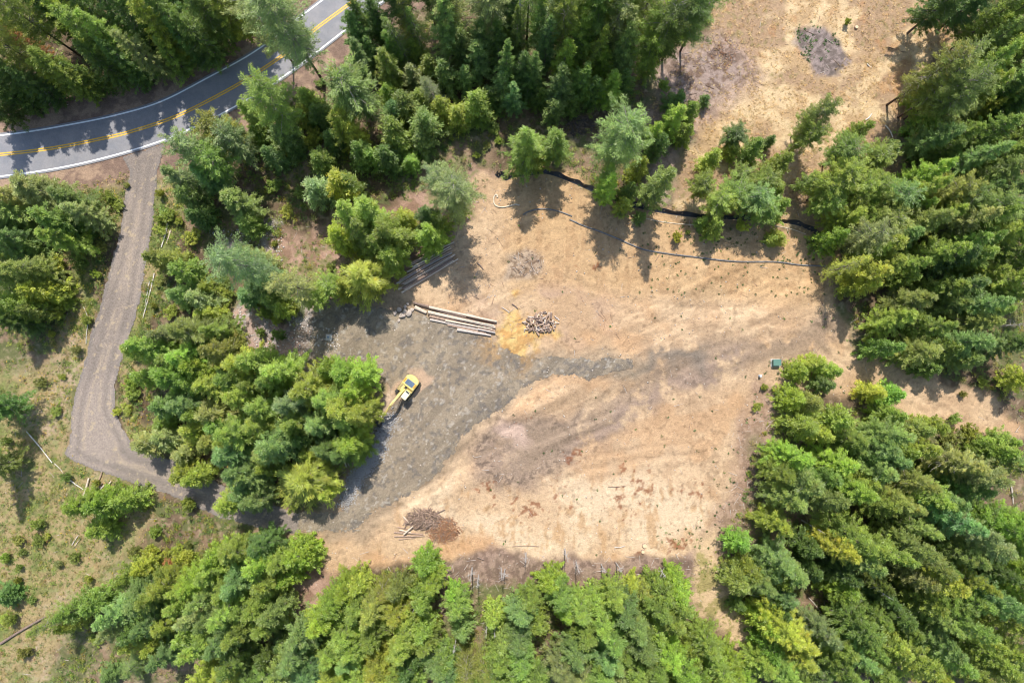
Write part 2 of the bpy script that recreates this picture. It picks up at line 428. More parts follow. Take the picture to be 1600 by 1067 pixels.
def paint(x, y, pad=False):
    wx, wy = wetnoise(x, y)
    n1 = fbm(x, y, 9, 4, 101); n2 = fbm(x, y, 2.2, 4, 111); n3 = fbm(x, y, 0.8, 3, 121); n4 = fbm(x, y, 22, 3, 131)
    def m(F, a=-0.7, b=0.7): return sstep(a, b, sample(F, wx, wy))[..., None]
    def L(c, d, t): return c * (1 - t) + d * t
    # forest floor: duff, twigs, ground green
    col = L(alb(112, 94, 74), alb(160, 134, 108), sstep(.35, .65, n1)[..., None])
    col = L(col, alb(110, 118, 70), (0.85 * sstep(.46, .60, n2 * .6 + n1 * .4))[..., None])
    col = L(col, alb(196, 172, 140), (0.5 * sstep(.56, .72, n3))[..., None])
    # weedy meadow
    g = L(alb(184, 162, 116), alb(130, 136, 78), sstep(.42, .62, n2 * .55 + n4 * .45)[..., None])
    g = L(g, alb(206, 178, 150), (0.8 * sstep(.55, .68, n1 * .6 + n3 * .4))[..., None])
    g = L(g, alb(150, 160, 88), (0.6 * sstep(.58, .66, n3))[..., None])
    mm = np.maximum(np.maximum(m(F_mead, -2, 2), m(F_mead2, -1, 1)), m(F_mead3, -1, 1))
    col = L(col, g, mm)
    # open weedy dirt at the edge of the trees
    wd = L(alb(196, 160, 138), alb(160, 128, 106), sstep(.4, .62, n2)[..., None])
    wd = L(wd, alb(140, 142, 88), (0.7 * sstep(.55, .64, n1 * .5 + n3 * .5))[..., None])
    col = L(col, wd, np.maximum(m(F_wdirt, -1.5, 1.5), m(F_gap, -1, 1)))
    # road shoulder: bare brown soil
    rd = sample(F_road, x, y)
    sh = L(alb(150, 124, 108), alb(188, 158, 132), sstep(.4, .65, n2)[..., None])
    col = L(col, sh, (sstep(-6.5, -3.5, rd + 3 * (n1 - .5)))[..., None])
    # dry golden grass
    gg = L(alb(206, 172, 128), alb(236, 205, 158), sstep(.38, .62, fbs(x * .8 + y * .5, y * .8 - x * .4, 2.6, 4, 141))[..., None])
    gg = L(gg, alb(184, 152, 120), (0.9 * sstep(.48, .62, n1 + .10 * sstep(0, 14, x - 54)))[..., None])
    gg = L(gg, alb(196, 140, 88), (0.5 * sstep(.58, .7, n4 * .5 + n2 * .5))[..., None])
    gg = L(gg, alb(150, 142, 86), (0.55 * sstep(.6, .7, n3 * .6 + n1 * .4))[..., None])
    gm = m(F_grass, -1.5, 1.5)
    col = L(col, gg, gm)
    br = L(alb(206, 176, 156), alb(170, 144, 128), sstep(.4, .6, n3)[..., None])
    col = L(col, br, m(F_nose, -2, 2) * .85)
    col = L(col, L(alb(168, 148, 138), alb(120, 98, 84), sstep(.45, .62, n3)[..., None]), m(F_brush, -1.5, 3) * .8)
    col = L(col, L(alb(168, 150, 142), alb(128, 114, 106), sstep(.4, .6, n3)[..., None]), m(F_circ, -.8, .8))
    # graded dirt
    d = L(alb(207, 171, 132), alb(227, 193, 153), sstep(.35, .62, n4 * .4 + n1 * .6)[..., None])
    d = L(d, alb(196, 162, 126), (0.7 * sstep(.52, .66, n2 * .6 + n4 * .4))[..., None])
    d = L(d, alb(210, 164, 118), (0.45 * sstep(.57, .70, fbm(x, y, 7, 3, 151)))[..., None])
    d = L(d, alb(198, 166, 150), (0.6 * sstep(.5, .6, fbm(x, y, 12, 3, 161)) * sstep(16, 4, np.hypot(x - 5, y - 10)))[..., None])
    st = .5 * fbs((x + 4 * (n1 - .5)) * 1.9, y * .45, 1.4, 3, 171) + .5 * n2
    sf = m(F_soft, -3, 3)
    light = L(alb(224, 190, 150), alb(239, 210, 172), sstep(.4, .6, n1)[..., None])
    light = L(light, alb(204, 162, 114), (0.75 * sstep(.52, .68, st))[..., None])
    light = L(light, alb(214, 160, 108), (0.65 * sstep(.5, .62, fbm(x, y, 9, 2, 181)) * sstep(-22, -34, x * .3 + y))[..., None])
    d = L(d, light, sf * .9)
    top = (sstep(11, 16, y + .05 * x) * sstep(-4, 2, x))[..., None]
    d = L(d, L(alb(220, 181, 132), alb(200, 160, 114), sstep(.42, .66, st)[..., None]), top * .8)
    ash = L(alb(164, 142, 124), alb(198, 170, 142), sstep(.4, .62, n3)[..., None])
    d = L(d, ash, m(F_ash, -3, 2) * .85)
    rng_ = np.exp(-((sample(F_ash, wx, wy) - 1.2) / 1.8) ** 2) * sstep(.5, .6, n3)
    d = L(d, alb(112, 96, 86), (.75 * rng_)[..., None])
    tk = (np.exp(-(sample(F_track, wx, wy) / 2.7) ** 2) * sstep(.22, .44, n2))[..., None]
    d = L(d, alb(168, 144, 120), np.clip(tk * 1.1, 0, .85))
    tk = (np.exp(-(sample(F_track3, wx, wy) / 1.5) ** 2) * sstep(.36, .52, n2))[..., None]
    d = L(d, alb(140, 128, 114), tk * .85)
    tk = (np.exp(-(sample(F_track2, wx, wy) / 1.6) ** 2) * sstep(.38, .5, n2))[..., None]
    d = L(d, alb(168, 144, 126), tk * .8)
    d = L(d, L(alb(188, 168, 148), alb(110, 96, 88), sstep(.52, .62, n3)[..., None]), m(F_crater, -1, 1) * .7)
    d = L(d, alb(222, 190, 168), m(F_rockpile, -.6, .8) * .9)
    d = L(d, alb(168, 148, 122), (.7 * sstep(-2.5, .8, sample(F_pad, wx, wy) + 2.5 * (n2 - .5)))[..., None])
    d = L(d, L(alb(240, 200, 120), alb(222, 168, 92), sstep(.4, .62, n3)[..., None]), (sstep(-1.4, 1.4, sample(F_saw, wx, wy) + 7 * (n2 - .5) + 5 * (n1 - .5) - .6))[..., None] * .8)
    d = L(d, alb(226, 196, 166), m(F_scrape, -.6, .6) * .9)
    # long streaks left by the grading blade and tyres, fanning right
    cs, sn = .905, .425
    al = x * cs + y * sn; ac = -x * sn + y * cs + 1.5 * (fbm(x, y, 18, 2, 241) - .5)
    stk = fbs(al * .07, ac * 1.15, 1.5, 3, 243); band = sstep(20, 10, np.abs(ac + 2)) * sstep(.3, .5, n4)
    d = d * (1 + .42 * (stk - .5) * 2 * band)[..., None]
    rr = (sample(F_rust, wx, wy) * .6 + 5.0 * (n3 - .60))
    d = L(d, alb(150, 92, 60), (sstep(-.3, .4, rr) * .75)[..., None])
    fr = sample(F_rut, x, y)
    ru = (np.exp(-(fr / .32) ** 2) + .6 * np.exp(-((fr - 2.0) / .28) ** 2)) * sstep(.46, .58, n1)
    d = L(d, d * .80, ru[..., None])
    ru = np.exp(-((sample(F_rut, x, y) - 1.0) / .35) ** 2) * sstep(.4, .6, n2)
    d = L(d, np.clip(d * 1.14, 0, .8), ru[..., None])
    # fine dark clods and pale stones
    d = L(d, d * .66, (0.7 * sstep(.68, .75, fbm(x, y, .7, 2, 191)))[..., None])
    d = L(d, np.clip(d * 1.25, 0, .8), (0.5 * sstep(.70, .76, fbm(x, y, .6, 2, 201)))[..., None])
    col = L(col, d, m(F_clr, -.9, .9))
    col = L(col, L(alb(190, 158, 134), alb(160, 130, 108), sstep(.42, .6, n3)[..., None]), m(F_strip, -2.2, 1.5) * .85)
    col = L(col, L(alb(222, 190, 148), alb(176, 160, 104), sstep(.5, .62, n2)[..., None]), m(F_trail, -1.5, 1))
    sl_ = L(alb(176, 148, 128), alb(134, 110, 96), sstep(.42, .6, n3)[..., None])
    col = L(col, sl_, m(F_slash, -1.0, 1.2) * .9)
    rk = L(alb(198, 186, 178), alb(150, 136, 126), sstep(.45, .6, n3)[..., None])
    col = L(col, L(alb(206, 174, 156), rk, sstep(.5, .6, n2)[..., None]), m(F_pinkrock, -1, 1))
    col = L(col, rk, m(F_rock, -.8, 1.2) * .7)
    if pad:
        p = L(alb(158, 143, 122), alb(176, 158, 132), sstep(.36, .62, n1)[..., None])
        p = L(p, alb(144, 129, 110), (0.6 * sstep(.5, .64, n4 * .5 + n2 * .5))[..., None])
        e = sstep(4.0, .6, sample(F_pad, wx, wy)) * sstep(-25, -5, x * 1.0 - 0 * y)
        p = L(p, alb(136, 124, 108), (0.6 * e)[..., None])
        dg = fbs((x + y) * .5 * .25, (x - y) * .7, 1.6, 3, 211)
        p = L(p, alb(184, 166, 140), (0.55 * sstep(.5, .66, dg))[..., None])
        p = L(p, alb(206, 160, 100), (0.6 * sstep(9, 2, np.hypot(x - 0, y - 4)) * sstep(.45, .6, n2))[..., None])
        p = L(p, alb(112, 108, 106), (0.5 * sstep(.6, .68, fbm(x, y, .8, 2, 221)))[..., None])
        p = L(p, alb(206, 196, 180), (0.5 * sstep(.70, .76, fbm(x, y, .6, 2, 231)))[..., None])
        p = L(p, alb(214, 180, 148), np.maximum(m(F_scrape, -.4, .5), 0) * .9)
        return p
    return col

# ground sheet: fine inside the view, coarser far out
def axis(a, b, s, far, n):
    inner = np.arange(a, b + s, s)
    g = np.geomspace(1, far, n)
    return np.concatenate([(a - g)[::-1], inner, inner[-1] + g])
gax = axis(-96, 96, 0.21, 420, 26); gay = axis(-62, 71, 0.21, 420, 26)
X, Y = np.meshgrid(gax, gay, indexing='ij')
Z = height(X, Y)
Cc = paint(X, Y)
nx, ny = X.shape
idx = np.arange(nx * ny).reshape(nx, ny)
FF = np.stack([idx[:-1, :-1], idx[1:, :-1], idx[1:, 1:], idx[:-1, 1:]], -1).reshape(-1, 4)
m_ground = attr_ground('ground_soil', fine=(6.0, .80, 1.20), mid=(1.6, .88, 1.12), bs=1.0, bd=0.14)
me = np_mesh('ground', np.stack([X, Y, Z], -1).reshape(-1, 3), FF, [m_ground], attrs={'Col': Cc.reshape(-1, 3)}, smooth=True)
tag(link('ground', me), kind='structure')
del X, Y, Z, Cc, FF

# gravel pad sheet
def cell_sheet(name, field, s, z, m, x0, x1, y0, y1, edge_noise, thin=None, colf=None):
    ax = np.arange(x0, x1, s); ay = np.arange(y0, y1, s)
    X, Y = np.meshgrid(ax, ay, indexing='ij')
    d = sample(field, X, Y) + edge_noise * ((fbm(X, Y, 6, 3, 305) - .5) * 2 + (fbm(X, Y, .9, 2, 301) - .5) * 1.4)
    idx = np.arange(X.size).reshape(X.shape)
    ok = d > 0
    q = ok[:-1, :-1] & ok[1:, :-1] & ok[1:, 1:] & ok[:-1, 1:]
    FF = np.stack([idx[:-1, :-1], idx[1:, :-1], idx[1:, 1:], idx[:-1, 1:]], -1)[q]
    if thin is not None:
        cx_ = (X[:-1, :-1] + s / 2)[q]; cy_ = (Y[:-1, :-1] + s / 2)[q]
        pr = sstep(-.2, thin, sample(field, cx_, cy_) + 2 * (fbm(cx_, cy_, 3, 3, 307) - .5)); keep = vnoise(cx_ * 3.1 + 50, cy_ * 3.1 + 50, 309) < pr + .12; FF = FF[keep]
    used = np.unique(FF); rem = np.full(X.size, -1); rem[used] = np.arange(len(used))
    X = X.ravel()[used]; Y = Y.ravel()[used]
    Zs = z + 0.05 * (fbm(X, Y, 1.2, 3, 311) - .5)
    Zs = np.maximum(Zs, height(X, Y) + .012)
    c = colf(X, Y)
    me = np_mesh(name, np.stack([X, Y, Zs], 1), rem[FF], [m], attrs={'Col': c}, smooth=True)
    return tag(link(name, me), kind='structure')
m_gravel = attr_ground('crushed_gravel', fine=(9.0, .72, 1.25), mid=(2.5, .88, 1.12), bs=.8, bd=0.07, peb=0.2)
cell_sheet('gravel_pad', F_pad, 0.2, 0.02, m_gravel, -50, 40, -42, 16, .8, thin=.9, colf=lambda x, y: paint(x, y, True))
F_tyre = np.minimum(np.abs(sample(F_drv, GXX, GYY) - 1.6), 9)
def drv_col(x, y):
    n1 = fbm(x, y, 8, 3, 401); n2 = fbm(x, y, 1.2, 3, 411)
    def L(c, d, t): return c * (1 - t[..., None]) + d * t[..., None]
    c = L(alb(160, 146, 134) + 0 * n1[..., None], alb(176, 160, 146), sstep(.4, .6, n1))
    dd = sample(F_drv, x, y)
    c = L(c, alb(196, 176, 152), .6 * np.exp(-((dd - 2.75) / .28) ** 2) * sstep(.35, .55, n2))
    c = L(c, alb(140, 129, 120), .55 * np.exp(-((dd - 1.7) / .5) ** 2))
    c = L(c, alb(136, 130, 126), .5 * sstep(.9, .2, dd))
    return L(c, alb(206, 184, 150), .6 * sstep(.72, .78, fbm(x, y, .7, 2, 421)))
m_drv = attr_ground('driveway_gravel', fine=(10.0, .80, 1.2), mid=(3.0, .92, 1.08), bs=0.7, bd=0.06, peb=0.22)
cell_sheet('driveway', F_drv, 0.2, 0.035, m_drv, -82, -34, -40, 44, 0.35, colf=drv_col)

# road with its markings
def strip(name, A, B, z, m, kind='structure', n=1):
    k = min(len(A), len(B))
    V = []; 
    for i in range(k):
        for j in range(n + 1):
            t = j / n; p = A[i] * (1 - t) + B[i] * t
            V.append((p[0], p[1], z + (0.03 * (1 - (2 * t - 1) ** 2) if n > 1 else 0)))
    F = [(i * (n + 1) + j, i * (n + 1) + j + 1, (i + 1) * (n + 1) + j + 1, (i + 1) * (n + 1) + j) for i in range(k - 1) for j in range(n)]
    V = np.array(V); F = np.array(F)
    a = V[F[0]]; nz = np.cross(a[1] - a[0], a[2] - a[0])[2]
    if nz < 0: F = F[:, ::-1]
    me = np_mesh(name, V, F, [m])
    return tag(link(name, me), kind=kind)
def resamp(P, n):
    d = np.concatenate([[0], np.cumsum(np.linalg.norm(np.diff(P, axis=0), axis=1))]); t = np.linspace(0, d[-1], n)
    return np.stack([np.interp(t, d, P[:, 0]), np.interp(t, d, P[:, 1])], 1)
m_asph, nt, b = mat('asphalt')
v = objcoord(nt)
n1 = noise_node(nt, 6.0, 4, .7, v); n2 = noise_node(nt, .35, 4, .6, v); n3 = noise_node(nt, 1.3, 5, .7, v)
c = mix(nt, remap(nt, n2.outputs[0], .35, .65, 0, 1), alb(146, 146, 150), alb(164, 160, 160))
c = mix(nt, 1.0, c, remap(nt, n1.outputs[0], .3, .7, .88, 1.12), 'MULTIPLY')
c = mix(nt, 1.0, c, remap(nt, n3.outputs[0], .3, .7, .92, 1.06), 'MULTIPLY')
nt.links.new(c, b.inputs['Base Color']); b.inputs['Roughness'].default_value = .8
bump(nt, b, n1.outputs[0], .3, .02)
RA, RB = resamp(road_lo, 160), resamp(road_up, 160)
RA[0] += 0; strip('road', RA, RB, 0.05, m_asph, n=8)
def paint_mat(name, col, wear):
    m, nt, b = mat(name); v = objcoord(nt)
    n = noise_node(nt, 2.2, 5, .75, v)
    c = mix(nt, remap(nt, n.outputs[0], .56, .70, 0, wear), col, alb(160, 154, 152))
    nt.links.new(c, b.inputs['Base Color']); b.inputs['Roughness'].default_value = .6
    return m
m_white = paint_mat('white_road_paint', (.86, .86, .85), .25); m_yellow = paint_mat('yellow_road_paint', (.78, .44, .03), .25)
strip('road_edge_line', offset(wup, .13), offset(wup, -.13), .066, m_white)
strip('road_edge_line', offset(wlo, .13), offset(wlo, -.13), .066, m_white)
strip('road_centre_line', offset(yel, .30), offset(yel, .09), .092, m_yellow)
strip('road_centre_line', offset(yel, -.09), offset(yel, -.30), .092, m_yellow)
# ------------------------------------------------------------------ trees
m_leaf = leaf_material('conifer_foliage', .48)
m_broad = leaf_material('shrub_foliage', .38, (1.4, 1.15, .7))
m_bark = plain('fir_bark', (.13, .095, .075), .9, nscale=6, var=.4, bmp=.6)
m_pbark = plain('pine_bark', (.10, .062, .045), .9, nscale=5, var=.45, bmp=.6)
m_limb = plain('grey_brown_limbs', (.30, .255, .22), .9, nscale=5, var=.3)
m_dead = plain('weathered_dead_wood', (.42, .38, .35), .85, nscale=6, var=.3, bmp=.4)

def leaves(C, D, N, n_per, rc, L, Wd, rng, flat=.5, spread=.9, tint=None, tip=None):
    """C clump centres (k,3), D main direction (k,3); returns triangle vertices"""
    k = len(C)
    T = np.repeat(np.arange(k), n_per)
    off = rng.normal(size=(k * n_per, 3)); off /= np.linalg.norm(off, axis=1)[:, None] + 1e-9
    rad = rng.rand(k * n_per) ** .45
    rcs = (rc * (.7 + .6 * rng.rand(k)))[T]
    off = off * (rad * rcs)[:, None]; 
    up = off[:, 2].copy(); off[:, 2] *= flat
    P = C[T] + off
    d = D[T] + spread * rng.normal(size=P.shape) * .6 + .8 * off / (rcs[:, None] + 1e-6)
    d[:, 2] *= .6
    d /= np.linalg.norm(d, axis=1)[:, None] + 1e-9
    nrm = np.array([0, 0, 1.0]) + .55 * rng.normal(size=P.shape) + .5 * off / (rcs[:, None] + 1e-6)
    s = np.cross(d, nrm); s /= np.linalg.norm(s, axis=1)[:, None] + 1e-9
    l = (L * (.6 + .8 * rng.rand(len(P))))[:, None]; wv = (Wd * (.6 + .8 * rng.rand(len(P))))[:, None]
    A = P - s * wv * .5 - d * l * .3; B = P + s * wv * .5 - d * l * .3; E = P + d * l * .7
    V = np.stack([A, B, E], 1).reshape(-1, 3)
    tn = (rng.rand(k) * .75)[T] + .25 * rng.rand(len(T)) if tint is None else tint[T] * .7 + .3 * rng.rand(len(T))
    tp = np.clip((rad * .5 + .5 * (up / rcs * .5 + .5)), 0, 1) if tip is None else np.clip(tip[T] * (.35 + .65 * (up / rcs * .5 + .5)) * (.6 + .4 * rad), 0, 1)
    return V, np.repeat(tn, 3), np.repeat(tp, 3)
def crown_mesh(name, V, tn, tp, m):
    F = np.arange(len(V)).reshape(-1, 3)
    return np_mesh(name, V, F, [m], attrs={'tint': tn, 'tip': tp})

def conifer(seed, H, Rr, cb, prof='cone', whorl=.5, per=6, npl=18, rc=.36, L=.34, Wd=.14, flat=.5, droop=0., gaps=.08, lean=0., twig=.03):
    rng = np.random.RandomState(seed)
    C = []; D = []; TI = []; TP = []; limbs = MB()
    z = cb * H
    lob = rng.rand(6) * 6.28
    ax = np.array([rng.normal() * lean, rng.normal() * lean])
    def axis_at(zz): return ax * (zz / H) ** 2
    tr = .0062 * H + .03
    P = [(axis_at(zz)[0], axis_at(zz)[1], zz) for zz in np.linspace(-.3, H * .97, 9)]
    limbs.tube(P, [tr * (1 - .93 * i / 8) + .015 for i in range(9)], 7)
    while z < H - .15:
        t = (z - cb * H) / (H * (1 - cb))
        if prof == 'cone': f = (1 - t) ** .80 * min(1, .6 + t * 4)
        elif prof == 'round': f = (1 - t) ** .62 * min(1, .5 + t * 2.6)
        elif prof == 'pine': f = math.sqrt(max(0, 1 - ((t - .42) / .62) ** 2)) if t > -.1 else .5
        else: f = (1 - t) ** .5
        f = max(f, .10)
        n = max(3, int(round(per * (.55 + .45 * f) + rng.normal() * .6)))
        a0 = rng.rand() * 6.28
        for i in range(n):
            if rng.rand() < gaps: continue
            a = a0 + 6.283 * i / n + rng.normal() * .18
            lob_f = 1 + .16 * math.sin(2 * a + lob[0] + z * .3) + .12 * math.sin(3 * a + lob[1] - z * .5)
            Lb = Rr * f * lob_f * (.62 + .58 * rng.rand())
            el = math.radians(-12 + 44 * t + rng.normal() * 7) - droop * (1 - t)
            zz = z + rng.normal() * whorl * .25
            ca, sa = math.cos(a), math.sin(a)
            o = axis_at(zz)
            ns = max(2, int(Lb / (rc * 1.05)))
            ti = rng.rand()
            tiploc = None
            for s in range(1, ns + 1):
                u = s / ns
                if u < .22 and t < .85: continue
                rr = Lb * u
                hh = zz + math.sin(el) * rr - (.08 * Lb) * u * u * (1 - t) * 1.2 + .06 * Lb * u ** 4
                lat = Lb * .25 * (1 - u) * (1 if u < .95 else .4)
                sides = (0,) if lat < .25 else ((-1, 1) if lat < .5 else (-1, 0, 1))
                for q in sides:
                    if rng.rand() < .05: continue
                    pl = q * lat + rng.normal() * .07
                    C.append((o[0] + ca * rr - sa * pl, o[1] + sa * rr + ca * pl, hh + rng.normal() * .06))
                    dd = np.array((ca - sa * q * .6, sa + ca * q * .6, math.sin(el) * .6)); D.append(dd)
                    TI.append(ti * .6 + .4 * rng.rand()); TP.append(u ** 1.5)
            if twig and rng.rand() < .7:
                e = Lb * .85
                limbs.tube([(o[0], o[1], zz), (o[0] + ca * e * .5, o[1] + sa * e * .5, zz + math.sin(el) * e * .5), (o[0] + ca * e, o[1] + sa * e, zz + math.sin(el) * e - .05 * e)], [twig * (.5 + Lb * .35), twig * .8, twig * .3], 4, 1)
        z += whorl * (.8 + .4 * rng.rand()) * (1 - .35 * t)
    o = axis_at(H)
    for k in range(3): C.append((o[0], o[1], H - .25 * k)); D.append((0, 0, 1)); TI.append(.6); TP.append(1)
    V, tn, tp = leaves(np.array(C), np.array(D), None, npl, rc, L, Wd, rng, flat, tint=np.array(TI), tip=np.array(TP))
    return V, tn, tp, limbs

def bushy(seed, H, Rr, nst=9, npl=26, rc=.3, L=.22, Wd=.13, fill=1.0):
    """many-stemmed rounded shrub"""
    rng = np.random.RandomState(seed); limbs = MB(); C = []; D = []; TI = []; TP = []
    for s in range(nst):
        a = rng.rand() * 6.28; r = Rr * rng.rand() ** .5 * .75; h = H * (1 - .45 * (r / Rr) ** 2) * (.75 + .3 * rng.rand())
        x, y = math.cos(a) * r, math.sin(a) * r
        limbs.tube([(x * .15, y * .15, -.1), (x * .6, y * .6, h * .5), (x, y, h)], [.04, .028, .012], 4)
        ti = rng.rand()
        for k in range(int(7 * fill + Rr * 3)):
            u = .3 + .7 * rng.rand(); b = rng.rand() * 6.28; q = (.35 + .3 * rng.rand()) * Rr * .5
            C.append((x * u + math.cos(b) * q, y * u + math.sin(b) * q, h * u * (1 - .1 * rng.rand()))); D.append((math.cos(b), math.sin(b), .4)); TI.append(ti * .6 + .4 * rng.rand()); TP.append(u)
    V, tn, tp = leaves(np.array(C), np.array(D), None, npl, rc, L, Wd, rng, .7, tint=np.array(TI), tip=np.array(TP))
    return V, tn, tp, limbs

PROTO = {}
def proto(key, cat, name, H, Rr, data, ml, mb_):
    V, tn, tp, limbs = data
    cm = crown_mesh('crown', V, tn, tp, ml)
    lo = MB.build(limbs, 'trunk', [mb_, m_limb])
    tm = lo.data; bpy.data.objects.remove(lo)
    PROTO.setdefault(key, []).append((H, Rr, cm, tm))
for sd in range(5):   # clumpy, broad crowned fir, mid height
    proto('F1', 'fir tree', 'fir_tree', 19, 3.2, conifer(100 + sd, 19, 3.2, .14, 'round' if sd % 2 else 'cone', .70, 5.6, 34, .40, .28, .11, .6, 0, .14, .4), m_leaf, m_bark)
for sd in range(4):   # finer, feathery
    proto('F2', 'fir tree', 'fir_tree', 19, 3.1, conifer(200 + sd, 19, 3.1, .12, 'cone', .62, 6.4, 28, .34, .32, .085, .45, .1, .12, .3), m_leaf, m_bark)
for sd in range(4):   # tall
    proto('F3', 'fir tree', 'fir_tree', 26, 3.2, conifer(300 + sd, 26, 3.2, .16, 'cone', .78, 5.8, 32, .40, .32, .11, .55, .1, .13, .5), m_leaf, m_bark)
for sd in range(3):   # small
    proto('F0', 'fir tree', 'young_fir', 8, 2.1, conifer(400 + sd, 8, 2.1, .04, 'round' if sd == 1 else 'cone', .42, 6, 22, .32, .24, .11, .55, 0, .06, .2, .02), m_leaf, m_bark)
for sd in range(4):   # ponderosa / lodgepole: open crown, long needle tufts
    proto('P3', 'pine tree', 'pine_tree', 26, 3.4, conifer(500 + sd, 26, 3.4, .30, 'pine', .8, 4.6, 30, .46, .32, .08, .75, -.25, .20, .25, .05), m_leaf, m_pbark)
for sd in range(3):
    proto('P1', 'pine tree', 'pine_tree', 16, 2.6, conifer(600 + sd, 16, 2.6, .30, 'pine', .7, 4.4, 30, .42, .32, .09, .8, -.2, .14, .6, .04), m_leaf, m_pbark)
proto('PH', 'pine tree', 'pine_tree', 32, 3.6, conifer(640, 32, 3.6, .66, 'pine', .7, 6.4, 36, .50, .34, .09, .75, -.25, .15, .2, .06), m_leaf, m_pbark)
for sd in range(4):   # thin crowned forest pine
    proto('PT', 'pine tree', 'pine_tree', 22, 2.0, conifer(650 + sd, 22, 2.0, .22, 'pine', .75, 3.6, 24, .38, .30, .07, .7, -.2, .25, .4, .04), m_leaf, m_pbark)
for sd in range(3):   # larch: airy
    proto('L', 'larch tree', 'larch_tree', 20, 2.7, conifer(700 + sd, 20, 2.7, .14, 'cone', .72, 5, 20, .40, .22, .06, .5, .05, .10, .4, .035), m_leaf, m_bark)
for sd in range(4):
    proto('S', 'shrub', 'shrub', 2.6, 1.9, bushy(800 + sd, 2.6, 1.9), m_broad, m_bark)

PAL = {'m': (.215, .310, .080), 'y': (.295, .370, .085), 'b': (.195, .300, .118), 'd': (.120, .200, .062), 'o': (.235, .290, .092), 'g': (.250, .312, .148),
       'r': (.38, .22, .13), 'Y': (.32, .41, .09), 'c': (.235, .355, .070)}
CN = {'m': 'green', 'y': 'yellow-green', 'b': 'blue-green', 'd': 'dark green', 'o': 'olive', 'g': 'grey-green', 'r': 'rust-brown', 'Y': 'golden yellow', 'c': 'bright green'}
KN = {'F': ('fir_tree', 'fir tree', 'fir'), 'B': ('bluish_fir_tree', 'spruce tree', 'spruce'), 'C': ('yellowish_fir_tree', 'cedar tree', 'yellowish_fir'), 'P': ('pine_tree', 'pine tree', 'pine'), 'L': ('larch_tree', 'larch tree', 'larch'), 'S': ('shrub', 'shrub', 'shrub'), 'f': ('young_fir', 'fir tree', 'young fir')}  # the bluish and yellowish kinds are firs told apart by foliage colour alone
